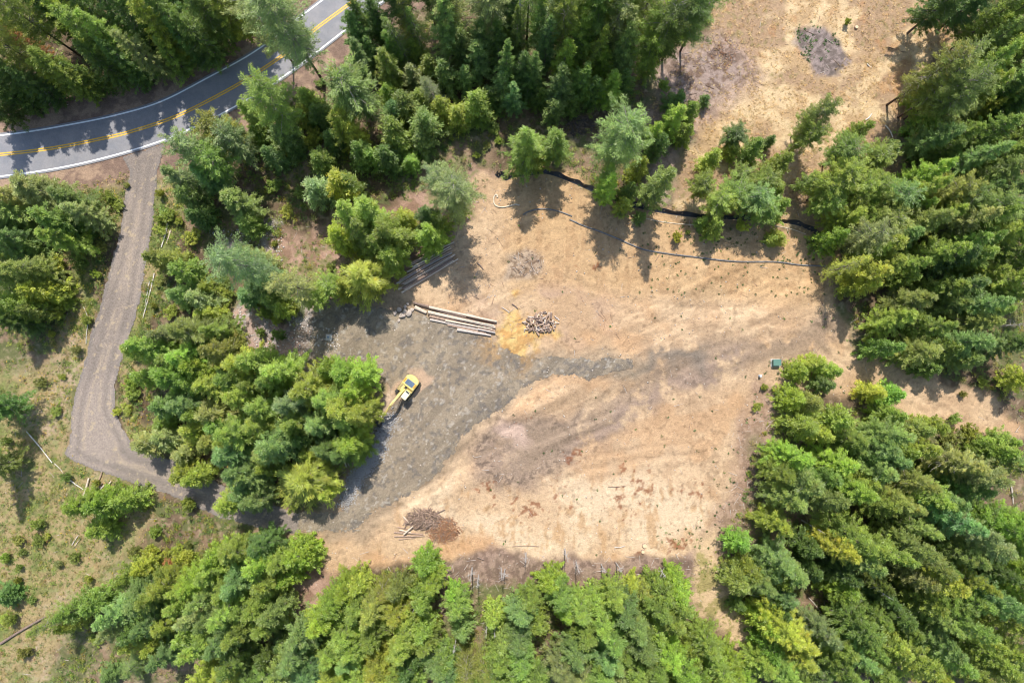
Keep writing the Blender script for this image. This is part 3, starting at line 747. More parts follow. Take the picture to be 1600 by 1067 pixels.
TILES = [
(0, 0, """90 80 26 3.2 P m;60 330 20 3 P o;170 300 13 2 F r;330 110 20 2.6 F d;480 180 24 3.4 F m;600 250 23 3.4 F m;720 300 22 3.4 F m;640 430 15 3 F d;930 120 22 3 F m;1000 240 20 3.2 F m;900 350 18 3 F g;790 410 14 3 F d;
1130 180 22 3.6 F d;1290 90 24 3.8 F d;1430 90 20 3.2 F y;1240 250 16 3.2 F d;1180 290 13 2.6 F d;400 470 14 3.2 F m;120 540 14 3.2 F d;100 640 10 2.4 F d;460 530 12 2.6 F m;250 570 12 2.6 F d;560 60 22 3 F d;720 70 22 3.2 F d;850 210 20 2.6 F d;
250 40 22 3 F d;1010 20 22 3 F d;10 180 20 3 F o;0 470 16 3 F d;840 480 9 2.2 F d;1520 40 20 3.2 F m;20 590 11 2.6 F d;330 500 12 2.6 F y;1390 830 13 3 P o;1470 900 13 2.8 P g;1230 960 21 2.8 P g;1310 1010 14 2.8 P m;1560 700 12 2.6 F m;1540 880 9 2.4 F o;1080 400 12 2.6 F m;560 520 11 2.6 F d"""),
(400, 0, """180 150 31 3.7 P g;10 90 27 3 P g;870 -60 27 3 P d;1060 -90 27 3 P d;650 90 20 2.2 F d;640 220 16 2.6 F d;790 180 12 2.3 F d;850 290 12 2.4 F m;830 420 13 2.9 F m;640 390 13 2.6 F b;720 330 10 2 F b;900 250 15 2.3 L m;950 110 18 2.6 L o;1010 210 15 2.4 L m;
1200 60 26 3 P g;1200 200 24 3.2 F b;1280 310 16 2.6 F d;1440 60 27 3.2 P g;1370 280 16 2.8 F d;1400 380 13 2.7 F b;1520 290 18 2.7 F d;1560 450 14 2.6 F m;1560 70 24 3 F d;1560 590 9 2.8 F b;640 600 21 3.8 P b;840 600 10 2.3 F c;990 530 10 2.6 F g;1080 470 9 2.7 F m;
1190 490 12 2.8 F b;1310 520 9 1.9 F b;1100 590 13 2.6 L g;1270 740 9 2.6 F y;1380 680 11 3 F m;1440 740 8 2 F m;1150 720 10 2.5 F m;950 690 11 2.7 F b;850 720 10 2.1 F b;1060 790 12 2.9 F b;560 800 12 2.7 F Y;620 860 10 2.4 F y;860 850 11 3.1 F m;1040 920 9 2.7 F b;
650 960 10 2.6 F m;830 990 9 2.9 F d;970 1030 7 2.1 F c;90 640 24 3.2 P m;170 760 11 2.6 F m;330 640 8 2.5 F m;430 580 7 2.3 F m;400 720 9 2.6 F d;300 720 8 2.1 F y;200 870 10 2.9 F b;100 980 9 2.5 F b;420 1000 9 2.5 F m;40 850 9 2.3 F m;370 840 4 1.7 S y;500 480 3 1.8 S y;
720 980 8 2.4 F m;760 120 16 2.4 F d;1040 660 9 2.4 F m;920 900 9 2.4 F m;530 720 9 2.2 F m;250 940 6 2 F d;480 880 8 2.2 F d;20 720 8 2.4 F m;350 880 4 1.8 S Y;1000 330 8 2 F y;1470 640 9 2.2 F d"""),
(800, 0, """190 140 24 2.5 F b;110 -40 27 2.6 P m;310 110 25 2.8 P m;440 50 26 3 P m;400 280 20 3.2 F m;440 220 19 2.4 F y;560 90 26 3 P m;640 140 22 2.6 P g;730 20 26 3 P m;850 50 24 2.6 P o;730 230 21 3.2 F g;700 330 16 3 F b;900 270 22 3.1 P m;880 360 15 2.6 F m;1100 70 27 4 P d;
1210 50 22 2.2 P m;420 540 12 2.8 F m;500 610 10 2.4 F d;290 590 13 2.9 F b;250 720 9 2.3 F b;610 600 10 2.7 F c;60 440 14 2.7 F d;15 620 10 2.2 F b;700 550 9 2.3 F d;110 490 14 2.5 F d;560 440 11 2.2 F c;105 900 12 4.1 F m;160 960 9 2.6 F m;275 880 10 3.1 F m;
700 870 16 4.0 P b;880 830 9 2.2 F c;1000 760 11 2.9 F c;1020 660 8 2.4 F d;1110 730 8 2.2 F m;1200 660 4 1.2 f d;900 900 8 2.3 F d;1070 820 7 2.1 F m;780 1050 8 2.3 F m;1390 850 7 2.1 P d;1370 950 6 1.9 F m;1240 1000 7 2.3 F m;1510 950 9 2.4 F m;320 400 14 2.4 F c;520 350 15 2.4 F y;
960 560 3 1.4 S m;210 330 18 2.4 F b;30 250 20 2.4 F d;170 640 7 2.2 F d;600 200 22 2.6 F m;520 30 26 2.8 P m;240 20 26 2.6 P g;650 20 26 2.6 P m;1000 160 25 3 P d;370 690 7 2 F d"""),
(1200, 0, """1350 110 17 2.6 F m;1470 60 20 3 F m;1300 290 15 2.6 F b;1420 240 19 3.2 F m;1580 180 24 3 F d;1530 370 20 3.4 F m;960 460 19 2.3 P o;1050 420 19 2.2 P o;1110 540 20 2.8 P o;1220 500 18 3 F m;1190 590 16 3 F m;860 620 7 1.9 F c;1070 650 16 2.6 P o;1210 720 10 2.3 F y;1110 740 10 2.5 F o;
1380 550 18 3.2 F b;1420 680 14 2.8 F d;1540 590 20 3.2 F m;1500 780 14 3 F m;930 870 12 2.9 F b;1000 960 10 2.4 F d;1230 880 14 3.1 F m;1440 870 16 3.1 F m;1560 850 18 3.2 F g;1150 1010 14 3.1 F b;1400 990 14 3.2 F b;1540 980 16 3.2 F b;1290 1030 12 2.8 F m;
290 740 12 2.3 P o;250 850 10 2.3 P m;400 960 11 2.8 P m;450 850 8 2 F m;560 1010 9 2.7 P m;640 960 7 2 F d;60 1040 9 2.7 F m;0 900 5 1.3 f d;1120 -60 24 3.4 F d;1280 -40 24 3.4 F d;1480 -30 22 3 F d;1330 400 14 2.8 F m;1020 560 15 2.4 P o;880 780 9 2.4 F m;1310 620 12 2.8 F d;1590 480 20 3 F m;1080 870 11 2.8 F m"""),
(0, 267, """250 120 14 4.0 F g;110 130 13 3 F g;60 260 14 3.2 F b;110 400 12 3 F b;330 300 14 3.6 F m;450 190 12 3 F o;520 270 12 2.8 F g;380 420 13 3.1 F m;450 340 11 2.6 F d;210 470 9 2.4 F b;50 470 12 2.8 F b;60 650 16 3.8 F o;180 620 14 3.2 F o;50 820 14 3.3 F m;260 750 12 3.1 F y;370 790 8 2.1 F y;200 850 11 2.8 F m;
340 600 3 2.4 S y;500 570 5 1.7 S m;90 940 12 2.7 F d;360 870 5 1.8 S m;240 880 10 2.2 F o;30 360 12 2.6 F d;1150 50 14 3 F g;1300 50 12 2.9 F b;1190 180 11 2.8 F b;1250 280 10 2.6 F d;1490 220 11 3.3 F b;1560 330 8 2.6 F m;1480 560 29 2.9 P g;1540 520 9 2.2 F g;1000 560 10 2.4 F o;1100 560 9 2.2 F o;1190 640 10 2.9 F m;
1130 780 9 2.5 F b;1260 800 9 2.8 F g;1390 700 3 2.1 S m;1420 780 3 2 S y;1570 780 8 2.5 F b;1210 1000 14 3.8 F o;1080 1020 11 2.8 F g;1370 1010 11 2.8 F m;1200 400 3 2 S y;1050 270 3 1.5 S m;690 180 3 1.4 S m;1080 880 2 1.6 S Y;1000 300 2.5 1.3 S m;1260 900 6 2 F y;1340 900 7 2.2 F m;1290 720 7 2.2 F m"""),
(400, 267, """390 120 10 3.2 F g;530 130 9 3.0 F y;600 120 8 2.7 F m;120 100 3 1.7 S m;600 330 12 3.1 F m;720 310 13 3.4 F y;830 380 12 3 F m;510 430 10 2.8 F c;670 430 12 3.3 F m;910 430 11 2.9 F m;860 560 10 2.9 F c;780 500 9 2.7 F m;960 330 8 2.4 F y;1070 310 9 2.4 F d;1100 450 9 2.9 F c;1150 350 8 2.2 F m;
1220 150 18 3.2 P g;680 690 10 4.7 F y;560 760 7.5 2.2 F y;450 710 9 2.4 P m;280 740 22 2.4 P g;350 790 9 2.3 P m;20 560 12 2.9 F g;30 740 10 2.7 F b;120 810 9 2.5 F m;170 880 7 2.1 F y;120 730 9 2.4 F b;180 1020 4 1.6 S d;240 860 4 1.4 S y;40 1010 3 1 S m;
1160 90 14 2 P g;1250 250 8 2 F m;60 900 4 1.5 S m;500 690 8 2.2 F m"""),
(800, 267, """610 100 10 2.2 F c;600 30 9 2 F m;690 200 7 2.0 F m;800 270 5 1.3 f d;900 60 13 3.5 F b;1040 400 3 1.2 S Y;1440 340 4 1.5 S Y;1200 80 8 2.2 P m;1380 120 9 2.8 P m;1290 230 9 2.4 P m;1260 370 8 2.0 F m;1500 190 9 2.8 P b;1560 60 9 2.4 P m;1450 50 7 2.2 P m;1570 260 8 2.2 P m;1340 180 8 2 P m;1190 310 5 1.4 F m;720 130 8 2 F d;1100 370 1.5 .7 S m"""),
(1200, 267, """60 240 9 2.3 F m;20 150 8 2 F m;70 420 5 1.9 F y;20 430 4 1.3 F y;350 120 11 2.9 P m;440 50 12 2.8 P m;530 130 11 2.5 P m;680 90 12 2.4 P m;700 210 10 2.4 P o;460 290 10 2.8 F y;800 150 12 2.8 P b;920 130 13 3 F m;960 30 12 3.3 F c;1080 140 13 2.8 P o;1180 190 14 2.8 P o;880 250 10 2.2 F m;
370 440 9 2.7 F c;560 420 12 3 P g;680 370 12 3 P o;700 480 12 3.3 F m;820 440 11 2.5 F b;960 310 14 3.4 F o;900 370 11 2.5 F m;1020 520 14 3.3 F m;1150 470 15 3.3 F m;1230 560 14 3.2 F m;1100 560 13 3 F d;1180 350 16 3.3 F g;1340 270 18 3 P o;1290 330 16 3.1 F m;1450 330 18 3.3 F m;1400 420 16 3.3 F y;
1370 60 18 3.4 F b;1500 110 20 3.3 F b;1560 240 20 3.1 F m;1470 520 16 3.2 F m;1570 620 16 3 F m;480 600 12 2.7 L y;610 640 13 3.2 F y;730 600 12 2.9 F y;840 600 11 2.7 F m;560 700 10 2.7 F y;800 670 9 2.3 F m;870 820 13 3.5 F o;740 950 11 3.6 F m;840 930 9 2.6 F m;1000 970 11 2.8 F m;1080 730 12 3.1 F m;
1200 720 13 3.1 F b;1110 840 11 2.7 F b;1300 830 13 3.1 F b;1400 690 15 3.3 F y;1500 760 15 3.1 F m;1270 950 13 3.3 F o;1560 400 17 3 F m;1250 440 13 3 F m;330 220 9 2.2 P m;600 300 9 2.4 P m;640 230 8 2.2 P m;1060 300 13 3 F m;620 520 10 2.6 F m;1310 620 12 2.8 F m;960 740 9 2.4 F m;1380 880 11 2.6 F m;
240 80 8 1.8 P m;480 200 9 2.4 P m;1250 150 14 2.6 F d"""),
(0, 534, """900 60 13 3.1 F m;1010 40 14 3.1 F m;1200 80 12 3.3 F c;1100 200 11 3.4 F c;950 230 9 2.3 F m;1250 180 11 3.1 F c;1400 60 14 3.3 F o;1540 120 13 3.4 F y;1340 290 11 2.9 F m;1460 250 12 2.9 F m;1060 390 9 2.6 F b;1180 400 10 2.9 F b;1550 330 13 3.1 F m;1250 440 9 2.3 F m;1380 440 10 3.4 F g;1040 500 6 2 F m;
940 630 8 2.7 F g;1050 610 8 2.7 F g;1230 570 8 2.8 F y;1330 620 8 2.5 F o;1180 820 8 2.6 F y;1270 830 8 2.5 F m;1520 560 14 3.5 F m;1450 700 13 3.4 F b;1540 810 12 3.3 F b;1480 1000 9 2.7 F y;1560 930 10 2.8 F b;1210 1020 4 1.9 S m;560 1030 9 2.9 F c;700 1000 9 3 F c;840 990 8 2.7 F m;1150 700 7 2.2 F g;1240 280 9 2.4 F m;
850 320 2.5 1.6 S Y;740 440 1.5 .9 S Y;0 420 3 1.6 S Y;1460 620 10 2.6 F m;1130 100 11 2.6 F m;1390 520 9 2.6 F m"""),
(0, 800, """640 100 8 2.5 F m;920 250 3 2.1 S Y;60 520 6 2.3 F d;70 660 3 1.6 S m;40 300 1.5 .8 S m;115 340 2 .9 S m;810 380 10 2.7 F m;900 330 8 2.4 F y;600 560 9 2.8 F m;500 600 10 2.6 F m;350 680 12 2.6 L m;900 520 14 4 F b;1000 440 14 3.5 F m;1080 400 12 3 F m;780 620 13 3.4 F b;740 700 12 3 F g;900 710 10 3 F d;
1080 640 10 2.8 F m;1250 370 12 3.3 F c;1190 250 5 2.4 S y;1190 430 10 2.8 F m;1350 300 12 3.1 F m;1400 230 10 2.6 F c;1500 200 11 3 F y;1500 380 13 3.3 F b;1250 600 12 3.1 F g;1350 560 12 3.1 F b;1450 540 14 3.3 F m;1300 790 14 3.5 F m;1420 720 14 3.3 F b;1520 680 13 3.1 F m;1450 860 13 3.2 F m;1050 850 10 3 F b;
960 830 9 2.6 F m;820 980 8 2.5 L b;690 1010 6 2.1 F b;1280 980 10 3 F y;1400 990 11 3.2 F Y;1560 1000 11 2.5 F d;850 800 9 2.6 F y;1000 600 11 2.8 F b;440 700 8 2.2 F m;1200 700 10 2.8 F m;1160 530 11 2.8 F m;1320 450 12 2.8 F b;1080 290 2.5 1.6 S r;1120 180 2 1.5 S Y;200 540 1.5 1 S m;150 250 1.5 1 S m;1420 440 12 2.8 F m;1560 560 12 2.8 F m"""),
(400, 534, """100 130 13 3.1 F m;200 160 13 3.2 F y;120 250 11 2.9 F m;480 160 9 2.4 F c;590 170 10 2.9 F c;700 200 11 3.3 F c;660 290 10 2.7 F c;380 280 14 3.7 F y;270 370 14 3.5 F g;490 360 13 3.4 F m;580 400 13 3.2 F y;690 430 12 3.3 F m;600 500 11 3.2 F m;440 510 12 3.3 F b;100 400 13 3.6 F m;50 520 13 3.4 F m;180 610 13 3.5 F b;
50 690 12 3.1 F b;260 500 11 3.1 F m;480 650 10 3 F d;630 590 11 3.3 F c;660 670 10 2.9 F c;560 690 9 2.7 F d;330 860 9.5 5.6 F y;480 930 7 2.2 F y;40 800 11 3.1 F b;30 980 10 2.9 F b;30 260 11 2.8 F m;330 600 9 2.6 F d;130 760 8 2.4 F m;310 220 11 2.6 F m;380 680 7 2 F m"""),
(1200, 534, """280 150 8 2.4 F y;360 190 8 2.2 F y;180 210 8 2.3 F c;340 280 8 2.1 F b;140 380 9 3 F c;240 400 10 2.9 F o;180 500 10 3.3 F m;280 550 9 2.7 F y;390 470 10 2.9 F m;480 460 8 2.1 F m;640 330 8 2.4 F y;740 350 9 2.7 F c;700 440 9 2.5 F m;900 440 10 2.7 F m;1050 430 8 2.3 P m;850 530 9 2.7 F o;900 620 11 2.9 F m;
1090 570 4 2.2 S o;1200 550 4 2 S y;680 560 12 3.1 F b;640 640 11 3.1 F b;500 600 11 3.1 F m;790 680 10 2.7 F y;420 640 9 2.5 F m;720 720 11 3.1 F b;640 790 12 3.3 F b;90 710 12 3.3 F c;20 780 10 3.1 F m;360 750 12 3.4 F c;310 830 11 3 F m;470 900 13 3.5 F c;160 880 14 3.9 F b;90 960 13 3.4 F b;290 970 13 3.3 F b;
1240 790 16 3.6 F g;1150 740 14 3 F g;1350 840 15 3.1 F b;1180 900 12 3.1 F d;1500 770 14 3 L o;1370 660 10 2.5 F m;1550 570 9 2.7 F b;1440 600 8 2.1 F m;850 850 13 3.1 F o;960 900 14 3.3 F m;720 960 12 3.1 F o;820 1000 12 3 F o;1020 980 14 3.3 F b;620 980 11 3 F m;1560 250 9 2.7 F y;1560 350 9 2.5 F m;
700 60 11 2.6 F m;930 80 12 3.4 F o;1060 60 10 2.8 F m;1190 120 9 2.9 F b;1180 10 13 3.1 F b;1320 40 12 2.9 F b;1500 0 12 3 F d;1400 1050 9 2.8 F y;1500 1020 8 2.6 F y;980 180 8 2.4 F m;560 880 11 2.8 F m;1070 860 10 2.6 F d;1300 1050 8 2.6 F d;960 500 9 2.4 F m;1260 660 6 2 F m;1430 740 11 2.8 F b;560 700 9 2.4 F d;840 100 9 2.4 F o"""),
(400, 800, """60 160 11 3.1 F d;170 120 10 2.6 F d;300 180 9 3 F c;340 250 8 2.5 F c;200 250 10 3.1 F m;50 280 12 3.1 F c;110 400 12 3.3 F m;60 520 12 3.1 F m;160 560 11 2.9 F b;80 660 11 3.1 F m;230 350 8 2.5 F c;180 760 7 2.5 F d;110 860 8 2.7 F d;1060 220 10 2.7 F c;1080 320 10 2.9 F c;1020 420 10 2.9 F m;900 390 9 2.7 F o;
780 390 8 2.6 L o;560 380 10 2.9 F c;650 340 9 2.3 F y;500 450 11 3.1 F c;610 480 12 3.2 F m;420 560 12 3.3 F c;720 500 12 3.1 F o;860 510 11 3.1 F y;350 700 13 3.5 F b;250 830 13 3.5 F b;180 950 13 3.5 F b;330 940 13 3.5 F b;60 1000 12 3.1 F m;550 640 13 3.3 F m;650 720 13 3.3 F m;600 820 12 2.9 F b;750 640 11 2.7 F m;
470 780 12 3 F m;460 920 12 3.1 F y;940 650 13 3.4 F y;1050 610 10 2.7 F m;900 740 12 3.1 F y;1060 710 10 2.7 F m;760 880 13 3.5 F y;670 970 13 3.3 F m;880 900 12 3.1 F m;820 1000 12 3.1 F m;960 960 11 2.9 F m;1260 480 10 3 F m;1240 400 8 1.8 F c;1330 560 9 2.9 F m;1280 620 8 2.5 F b;1130 860 12 3.1 F b;
1200 920 12 3.1 F b;1180 800 10 2.5 F m;1300 880 11 3 L o;1260 1000 12 3.3 F m;1400 880 10 3 L o;1500 520 9 2.5 F y;1550 680 9 2.9 F b;1540 790 11 3.1 F m;1480 900 12 3.1 F m;1560 990 12 3.1 F m;380 470 9 2.5 F c;560 950 11 2.8 F m;980 820 10 2.8 F d;1380 1000 10 2.8 F m;1130 560 3 1.4 S m"""),
(800, 800, """240 330 9 2.7 F c;300 400 10 2.9 F m;120 430 10 2.5 F m;60 520 12 3.1 F b;230 550 12 3.1 F b;290 640 11 2.9 F b;50 650 12 3.3 F b;30 760 13 3.3 F m;60 880 13 3.3 F m;150 970 12 3.1 F m;430 510 12 3.1 F m;560 570 12 3.1 F m;460 630 12 3.3 F m;400 750 13 3.3 F b;340 880 13 3.5 F g;440 970 13 3.3 F g;640 420 11 3 F m;
720 490 12 3.1 F b;860 510 12 3.1 F m;750 340 6 2 F y;1000 290 6 2.1 F c;930 400 10 3 F m;1020 380 9 3 F c;1040 480 10 2.9 F m;620 680 13 3.3 F m;570 790 13 3.1 F b;740 590 13 3.1 F b;820 690 13 3.3 F b;1000 600 12 3.1 F m;900 870 14 3.4 F m;960 770 13 3.1 F c;690 960 13 3.1 F g;560 910 13 3.3 F m;790 900 13 3.1 F m;
830 1020 13 3.1 F m;960 1010 13 3.1 F y;1080 880 14 3.3 F c;1160 970 13 3.1 F c;1220 700 11 3.1 F m;1290 840 12 2.9 F m;1350 910 11 2.7 F c;1430 1010 11 2.7 F c;1380 160 8 2.5 F c;1440 330 9 2.9 F m;1390 410 10 3 F b;1500 410 11 3.1 F b;1550 320 10 2.7 F b;1380 550 6 1.7 F d;1540 650 10 2.9 F c;1560 800 10 2.7 F c;
1530 910 11 3.1 F m;1150 600 3 1.3 S r;1110 700 3 1.4 S r;660 820 11 2.8 F b;1250 980 12 2.8 F m;1100 760 9 2.4 F m;330 500 9 2.4 F c;520 450 9 2.4 F m;160 560 9 2.4 F m;700 760 11 2.6 F m;1060 1020 11 2.8 F c;880 600 10 2.6 F m;810 400 8 2.2 F o"""),
(1200, 800, """60 50 11 2.7 F Y;60 260 13 3.1 F b;30 390 10 2.6 F m;120 330 12 2.9 F b;160 490 11 3.1 F b;70 470 10 2.6 F b;230 330 9 2.4 F d;210 180 10 2.6 F d;480 120 15 3.5 F m;570 190 15 3.5 F m;420 220 14 3.1 F y;560 310 14 3.1 F b;720 230 15 3.1 F m;860 200 16 3.3 F o;950 270 16 3.5 F o;860 380 14 3 F g;1000 420 16 3.5 F y;
1190 100 18 3.7 F g;1290 210 18 3.5 F g;1120 30 16 3.1 F b;1130 230 13 3 F b;930 100 12 2.5 F b;1050 320 11 2.8 F d;1450 110 16 3.1 F c;1520 220 16 3.1 F c;1560 50 14 2.8 F c;1480 430 16 3.1 F c;1190 390 13 2.7 F y;1560 350 14 2.8 F c;1300 470 16 3.4 F b;1400 560 16 3.4 F b;1530 680 15 3.3 F m;1200 540 15 3.5 F m;
1140 670 16 3.5 F m;1000 600 14 3 F o;1330 830 14 3.3 F m;1440 790 14 3.3 F m;440 480 9 2.9 F c;560 560 8 2.6 F d;700 520 10 3 F d;760 610 11 3 F d;830 700 10 2.8 F d;540 680 15 3.5 F m;300 710 13 3.3 F g;360 820 14 3.5 F m;420 930 13 3.2 F m;700 820 15 3.3 F y;840 880 15 3.5 F y;640 930 13 3.2 F m;520 1010 13 3 F m;
1000 780 15 3.3 F b;1090 890 14 3.3 F m;60 670 13 3.5 F Y;140 760 13 3.3 F y;160 870 13 3.1 F y;50 920 13 3.3 F m;150 1030 12 3 F m;1250 720 14 3 F m;1360 340 13 2.8 F d;450 360 10 2.6 F d;640 420 10 2.8 F d;930 520 13 3 F m;300 1000 12 3 F b;1230 950 13 3.2 F m;1520 950 13 3.2 F b;1400 950 12 3 F m;760 1000 13 3 F m;960 980 12 3 F y;1090 560 12 2.8 F b;30 540 10 2.6 F d;1520 520 13 3 F c;480 840 12 2.8 F b;600 800 12 2.8 F m;640 640 11 2.8 F m"""),
]
EXTRA = []
for px, py, h, r, k, c in ((60, -30, 24, 3.4, 'F', 'd'), (150, -45, 24, 3.4, 'F', 'm'), (240, -40, 24, 3.4, 'F', 'd'), (330, -35, 22, 3.2, 'F', 'm'), (385, -20, 20, 3, 'F', 'd'), (700, -40, 26, 3.2, 'F', 'b'), (800, -50, 26, 3.2, 'F', 'd'),
    (900, -45, 26, 3.2, 'P', 'm'), (1000, -40, 26, 3.2, 'F', 'm'), (620, -40, 24, 3, 'P', 'g'), (-30, 160, 16, 3.2, 'F', 'd'), (-30, 380, 14, 3.2, 'F', 'm'), (-20, 640, 14, 3, 'F', 'm'), (-25, 730, 14, 3, 'F', 'o'), (1630, 150, 20, 3.2, 'F', 'd'), (1635, 420, 18, 3.2, 'F', 'm'), (1640, 900, 16, 3.4, 'F', 'm')):
    EXTRA.append((px, py, h, r, k, c))
trees = []
LOW = [(75, 838), (58, 845), (30, 842), (10, 870), (28, 905), (20, 930), (8, 965), (120, 870), (90, 880), (140, 905), (60, 820), (215, 860), (265, 850), (280, 870), (300, 840), (245, 830), (190, 790), (215, 775), (235, 790), (160, 752), (320, 855), (340, 840), (112, 745),
       (196, 290), (180, 320), (170, 350), (160, 385), (150, 430), (250, 300), (258, 330), (250, 360), (280, 345), (300, 370), (300, 400), (270, 390), (250, 440), (285, 480), (240, 480), (212, 560), (210, 600), (198, 640), (214, 615), (455, 240), (470, 150), (450, 165), (440, 200), (500, 130), (420, 300), (450, 330), (470, 300),
       (520, 420), (440, 430), (430, 380), (400, 470), (430, 500), (132, 500), (120, 545), (98, 590), (90, 640), (65, 600), (80, 520), (15, 690), (40, 1020), (150, 1000), (230, 1040), (30, 720), (1300, 40), (1455, 25), (1475, 45), (1180, 640), (1190, 610), (1500, 620), (1530, 600), (1480, 650), (760, 235), (780, 225), (745, 250), (770, 205), (690, 290)]
for i, (a, b_) in enumerate(LOW):
    trees.append((a, b_, 1.2 + (i * 37 % 17) / 11, .75 + (i * 53 % 19) / 21, 'S', 'ymocymYmgymo'[i % 12]))
for ox, oy, s in TILES:
    for e in s.replace('\n', '').split(';'):
        q = e.split()
        if len(q) != 6: raise ValueError(e)
        trees.append((ox + float(q[0]) / 4, oy + float(q[1]) / 4, float(q[2]), float(q[3]), q[4], q[5]))
trees += EXTRA
HX = [0, 4, 6, 8, 10, 13, 16, 20, 24, 31]; HY = [0, 4, 6.5, 10, 14, 18.5, 22, 24.5, 27.5, 33]
SH = {'right of the dry grass': (24, -5), 'at the upper rim of the dirt clearing': (0, 4), 'above the curving road': (-4, -9), 'below the brush pile': (0, 25), 'along the bottom middle': (0, 26), 'below the dirt clearing': (0, 25), 'along the bottom left': (-4, 12), 'below the electric box': (10, 4), 'beside the grassy trail': (6, 6), 'in the grove left of the excavator': (-9, 2),
      'right of the clearing': (6, 0), 'right of the silt fence end': (5, -2), 'beside the long log pile': (-2, -5), 'in the tall upper stand': (0, -6), 'right of the electric box': (4, -4), 'in the grove inside the driveway bend': (-2, 0), 'in the middle of the upper woods': (0, -5)}
ZS = {'at the upper rim of the dirt clearing': (1.1, .92), 'below the brush pile': (.85, .95), 'along the bottom middle': (.85, .95), 'below the dirt clearing': (.85, .95), 'along the bottom left': (.85, .95), 'below the electric box': (.85, .93), 'beside the grassy trail': (.85, .93), 'in the lower right forest': (.92, .95), 'in the bottom right corner': (.92, .95), 'right of the clearing': (.85, .9), 'right of the electric box': (.75, .88), 'right of the silt fence end': (.85, .9), 'in the grove left of the excavator': (.95, .95), 'above the curving road': (.80, .92), 'left of the gravel driveway': (.72, .95), 'below the road bend': (.82, .92), 'right of the gravel driveway': (.72, .92), 'between the pines and the road': (.74, 1.0), 'in the middle of the upper woods': (.70, 1.02), 'near the pale rock patches': (.8, .95), 'in the grove inside the driveway bend': (.9, 1), 'in the lower left meadow': (.8, .95), 'around the black silt fence': (.85, .92), 'right of the dry grass': (.92, .95), 'in the tall upper stand': (.86, .93)}
def rescale(a, b_, h, r, k, c):
    zh, zr = ZS.get(zone(a, b_), (1, 1)) if h < 28.5 else (1, 1)
    z_ = zone(a, b_)
    if z_ in SH and h < 28.5: a += SH[z_][0]; b_ += SH[z_][1]
    return (a, b_, float(np.interp(h, HX, HY)) * (1 + .07 * math.sin(a * 7 + b_)) * (zh if h > 5 else 1), r * zr * 1.04, k, c)

def zone(x, y):
    if x < 400 and y < 185 and y < 215 - x * .35: return 'above the curving road'
    if x < 175 and y < 545: return 'left of the gravel driveway'
    if x < 430 and y < 300: return 'below the road bend'
    if x < 640 and y < 265: return 'between the pines and the road'
    if x < 790 and y < 270: return 'in the middle of the upper woods'
    if y < 200 and x < 1130: return 'in the tall upper stand'
    if x < 1115 and y < 375 and x > 790: return 'at the upper rim of the dirt clearing'
    if x < 1275 and x >= 1060 and y < 420 and y > 170: return 'around the black silt fence'
    if x < 350 and y < 470: return 'right of the gravel driveway'
    if x < 520 and y < 520: return 'near the pale rock patches'
    if x < 760 and y < 500: return 'beside the long log pile'
    if x < 420 and y < 720: return 'in the grove inside the driveway bend'
    if x < 640 and y < 800: return 'in the grove left of the excavator'
    if x < 250: return 'in the lower left meadow'
    if x < 500: return 'along the bottom left'
    if x < 695: return 'below the brush pile'
    if x < 900 and y > 800: return 'along the bottom middle'
    if x < 1130 and y > 800: return 'below the dirt clearing'
    if x < 1300 and y > 830: return 'beside the grassy trail'
    if y > 780: return 'in the lower right forest' if y < 950 else 'in the bottom right corner'
    if y > 640: return 'below the electric box'
    if y > 540: return 'right of the electric box'
    if y > 420: return 'right of the clearing'
    if y > 260: return 'right of the silt fence end'
    return 'right of the dry grass'
ORD = ['leftmost', 'second from left', 'third from left', 'fourth from left', 'fifth from left', 'sixth from left', 'seventh from left', 'eighth from left', 'ninth from left', 'tenth from left', 'eleventh from left', 'twelfth from left', 'thirteenth from left', 'fourteenth from left', 'fifteenth from left', 'sixteenth from left', 'seventeenth from left', 'eighteenth from left', 'nineteenth from left', 'twentieth from left', 'third from right', 'second from right']
NUM = ['', 'one', 'two', 'three', 'four', 'five', 'six', 'seven', 'eight', 'nine', 'ten', 'eleven', 'twelve', 'thirteen', 'fourteen', 'fifteen', 'sixteen', 'seventeen', 'eighteen', 'nineteen', 'twenty', 'twenty-one', 'twenty-two', 'twenty-three', 'twenty-four', 'twenty-five']
PLUR = {'larch': 'larches', 'spruce': 'spruces', 'young fir': 'young firs'}
trees = [rescale(*q) for q in trees]
def inpoly(px, py, P):
    c = False; n = len(P)
    for i in range(n):
        (x1, y1), (x2, y2) = P[i], P[(i + 1) % n]
        if (y1 > py) != (y2 > py) and px < (x2 - x1) * (py - y1) / (y2 - y1) + x1: c = not c
    return c
OPEN = [[(462, 558), (508, 558), (502, 606), (464, 606)], [(478, 70), (545, 30), (548, 90), (532, 168), (492, 168)], [(1325, 622), (1368, 622), (1370, 668), (1328, 668)], [(1530, 740), (1600, 730), (1600, 800), (1530, 805)], [(430, 990), (450, 930), (475, 880), (530, 860), (535, 880), (500, 930), (465, 985)], [(1245, 895), (1290, 880), (1300, 955), (1245, 960)], [(725, 960), (752, 955), (752, 995), (722, 995)],
        [(845, 955), (868, 955), (885, 1067), (855, 1067)], [(682, 880), (700, 880), (700, 960), (684, 960)], [(1300, 690), (1325, 690), (1330, 720), (1305, 720)], [(1530, 765), (1600, 750), (1600, 790), (1530, 800)],
        [(405, 770), (490, 790), (500, 850), (400, 850)], [(1480, 60), (1415, 135), (1390, 215), (1350, 165), (1240, 150), (1240, 0), (1470, 0)], [(1400, 585), (1600, 600), (1600, 690), (1490, 680), (1400, 630)], [(1180, 800), (1205, 800), (1210, 850), (1180, 850)], [(455, 385), (520, 360), (530, 440), (450, 440)]]
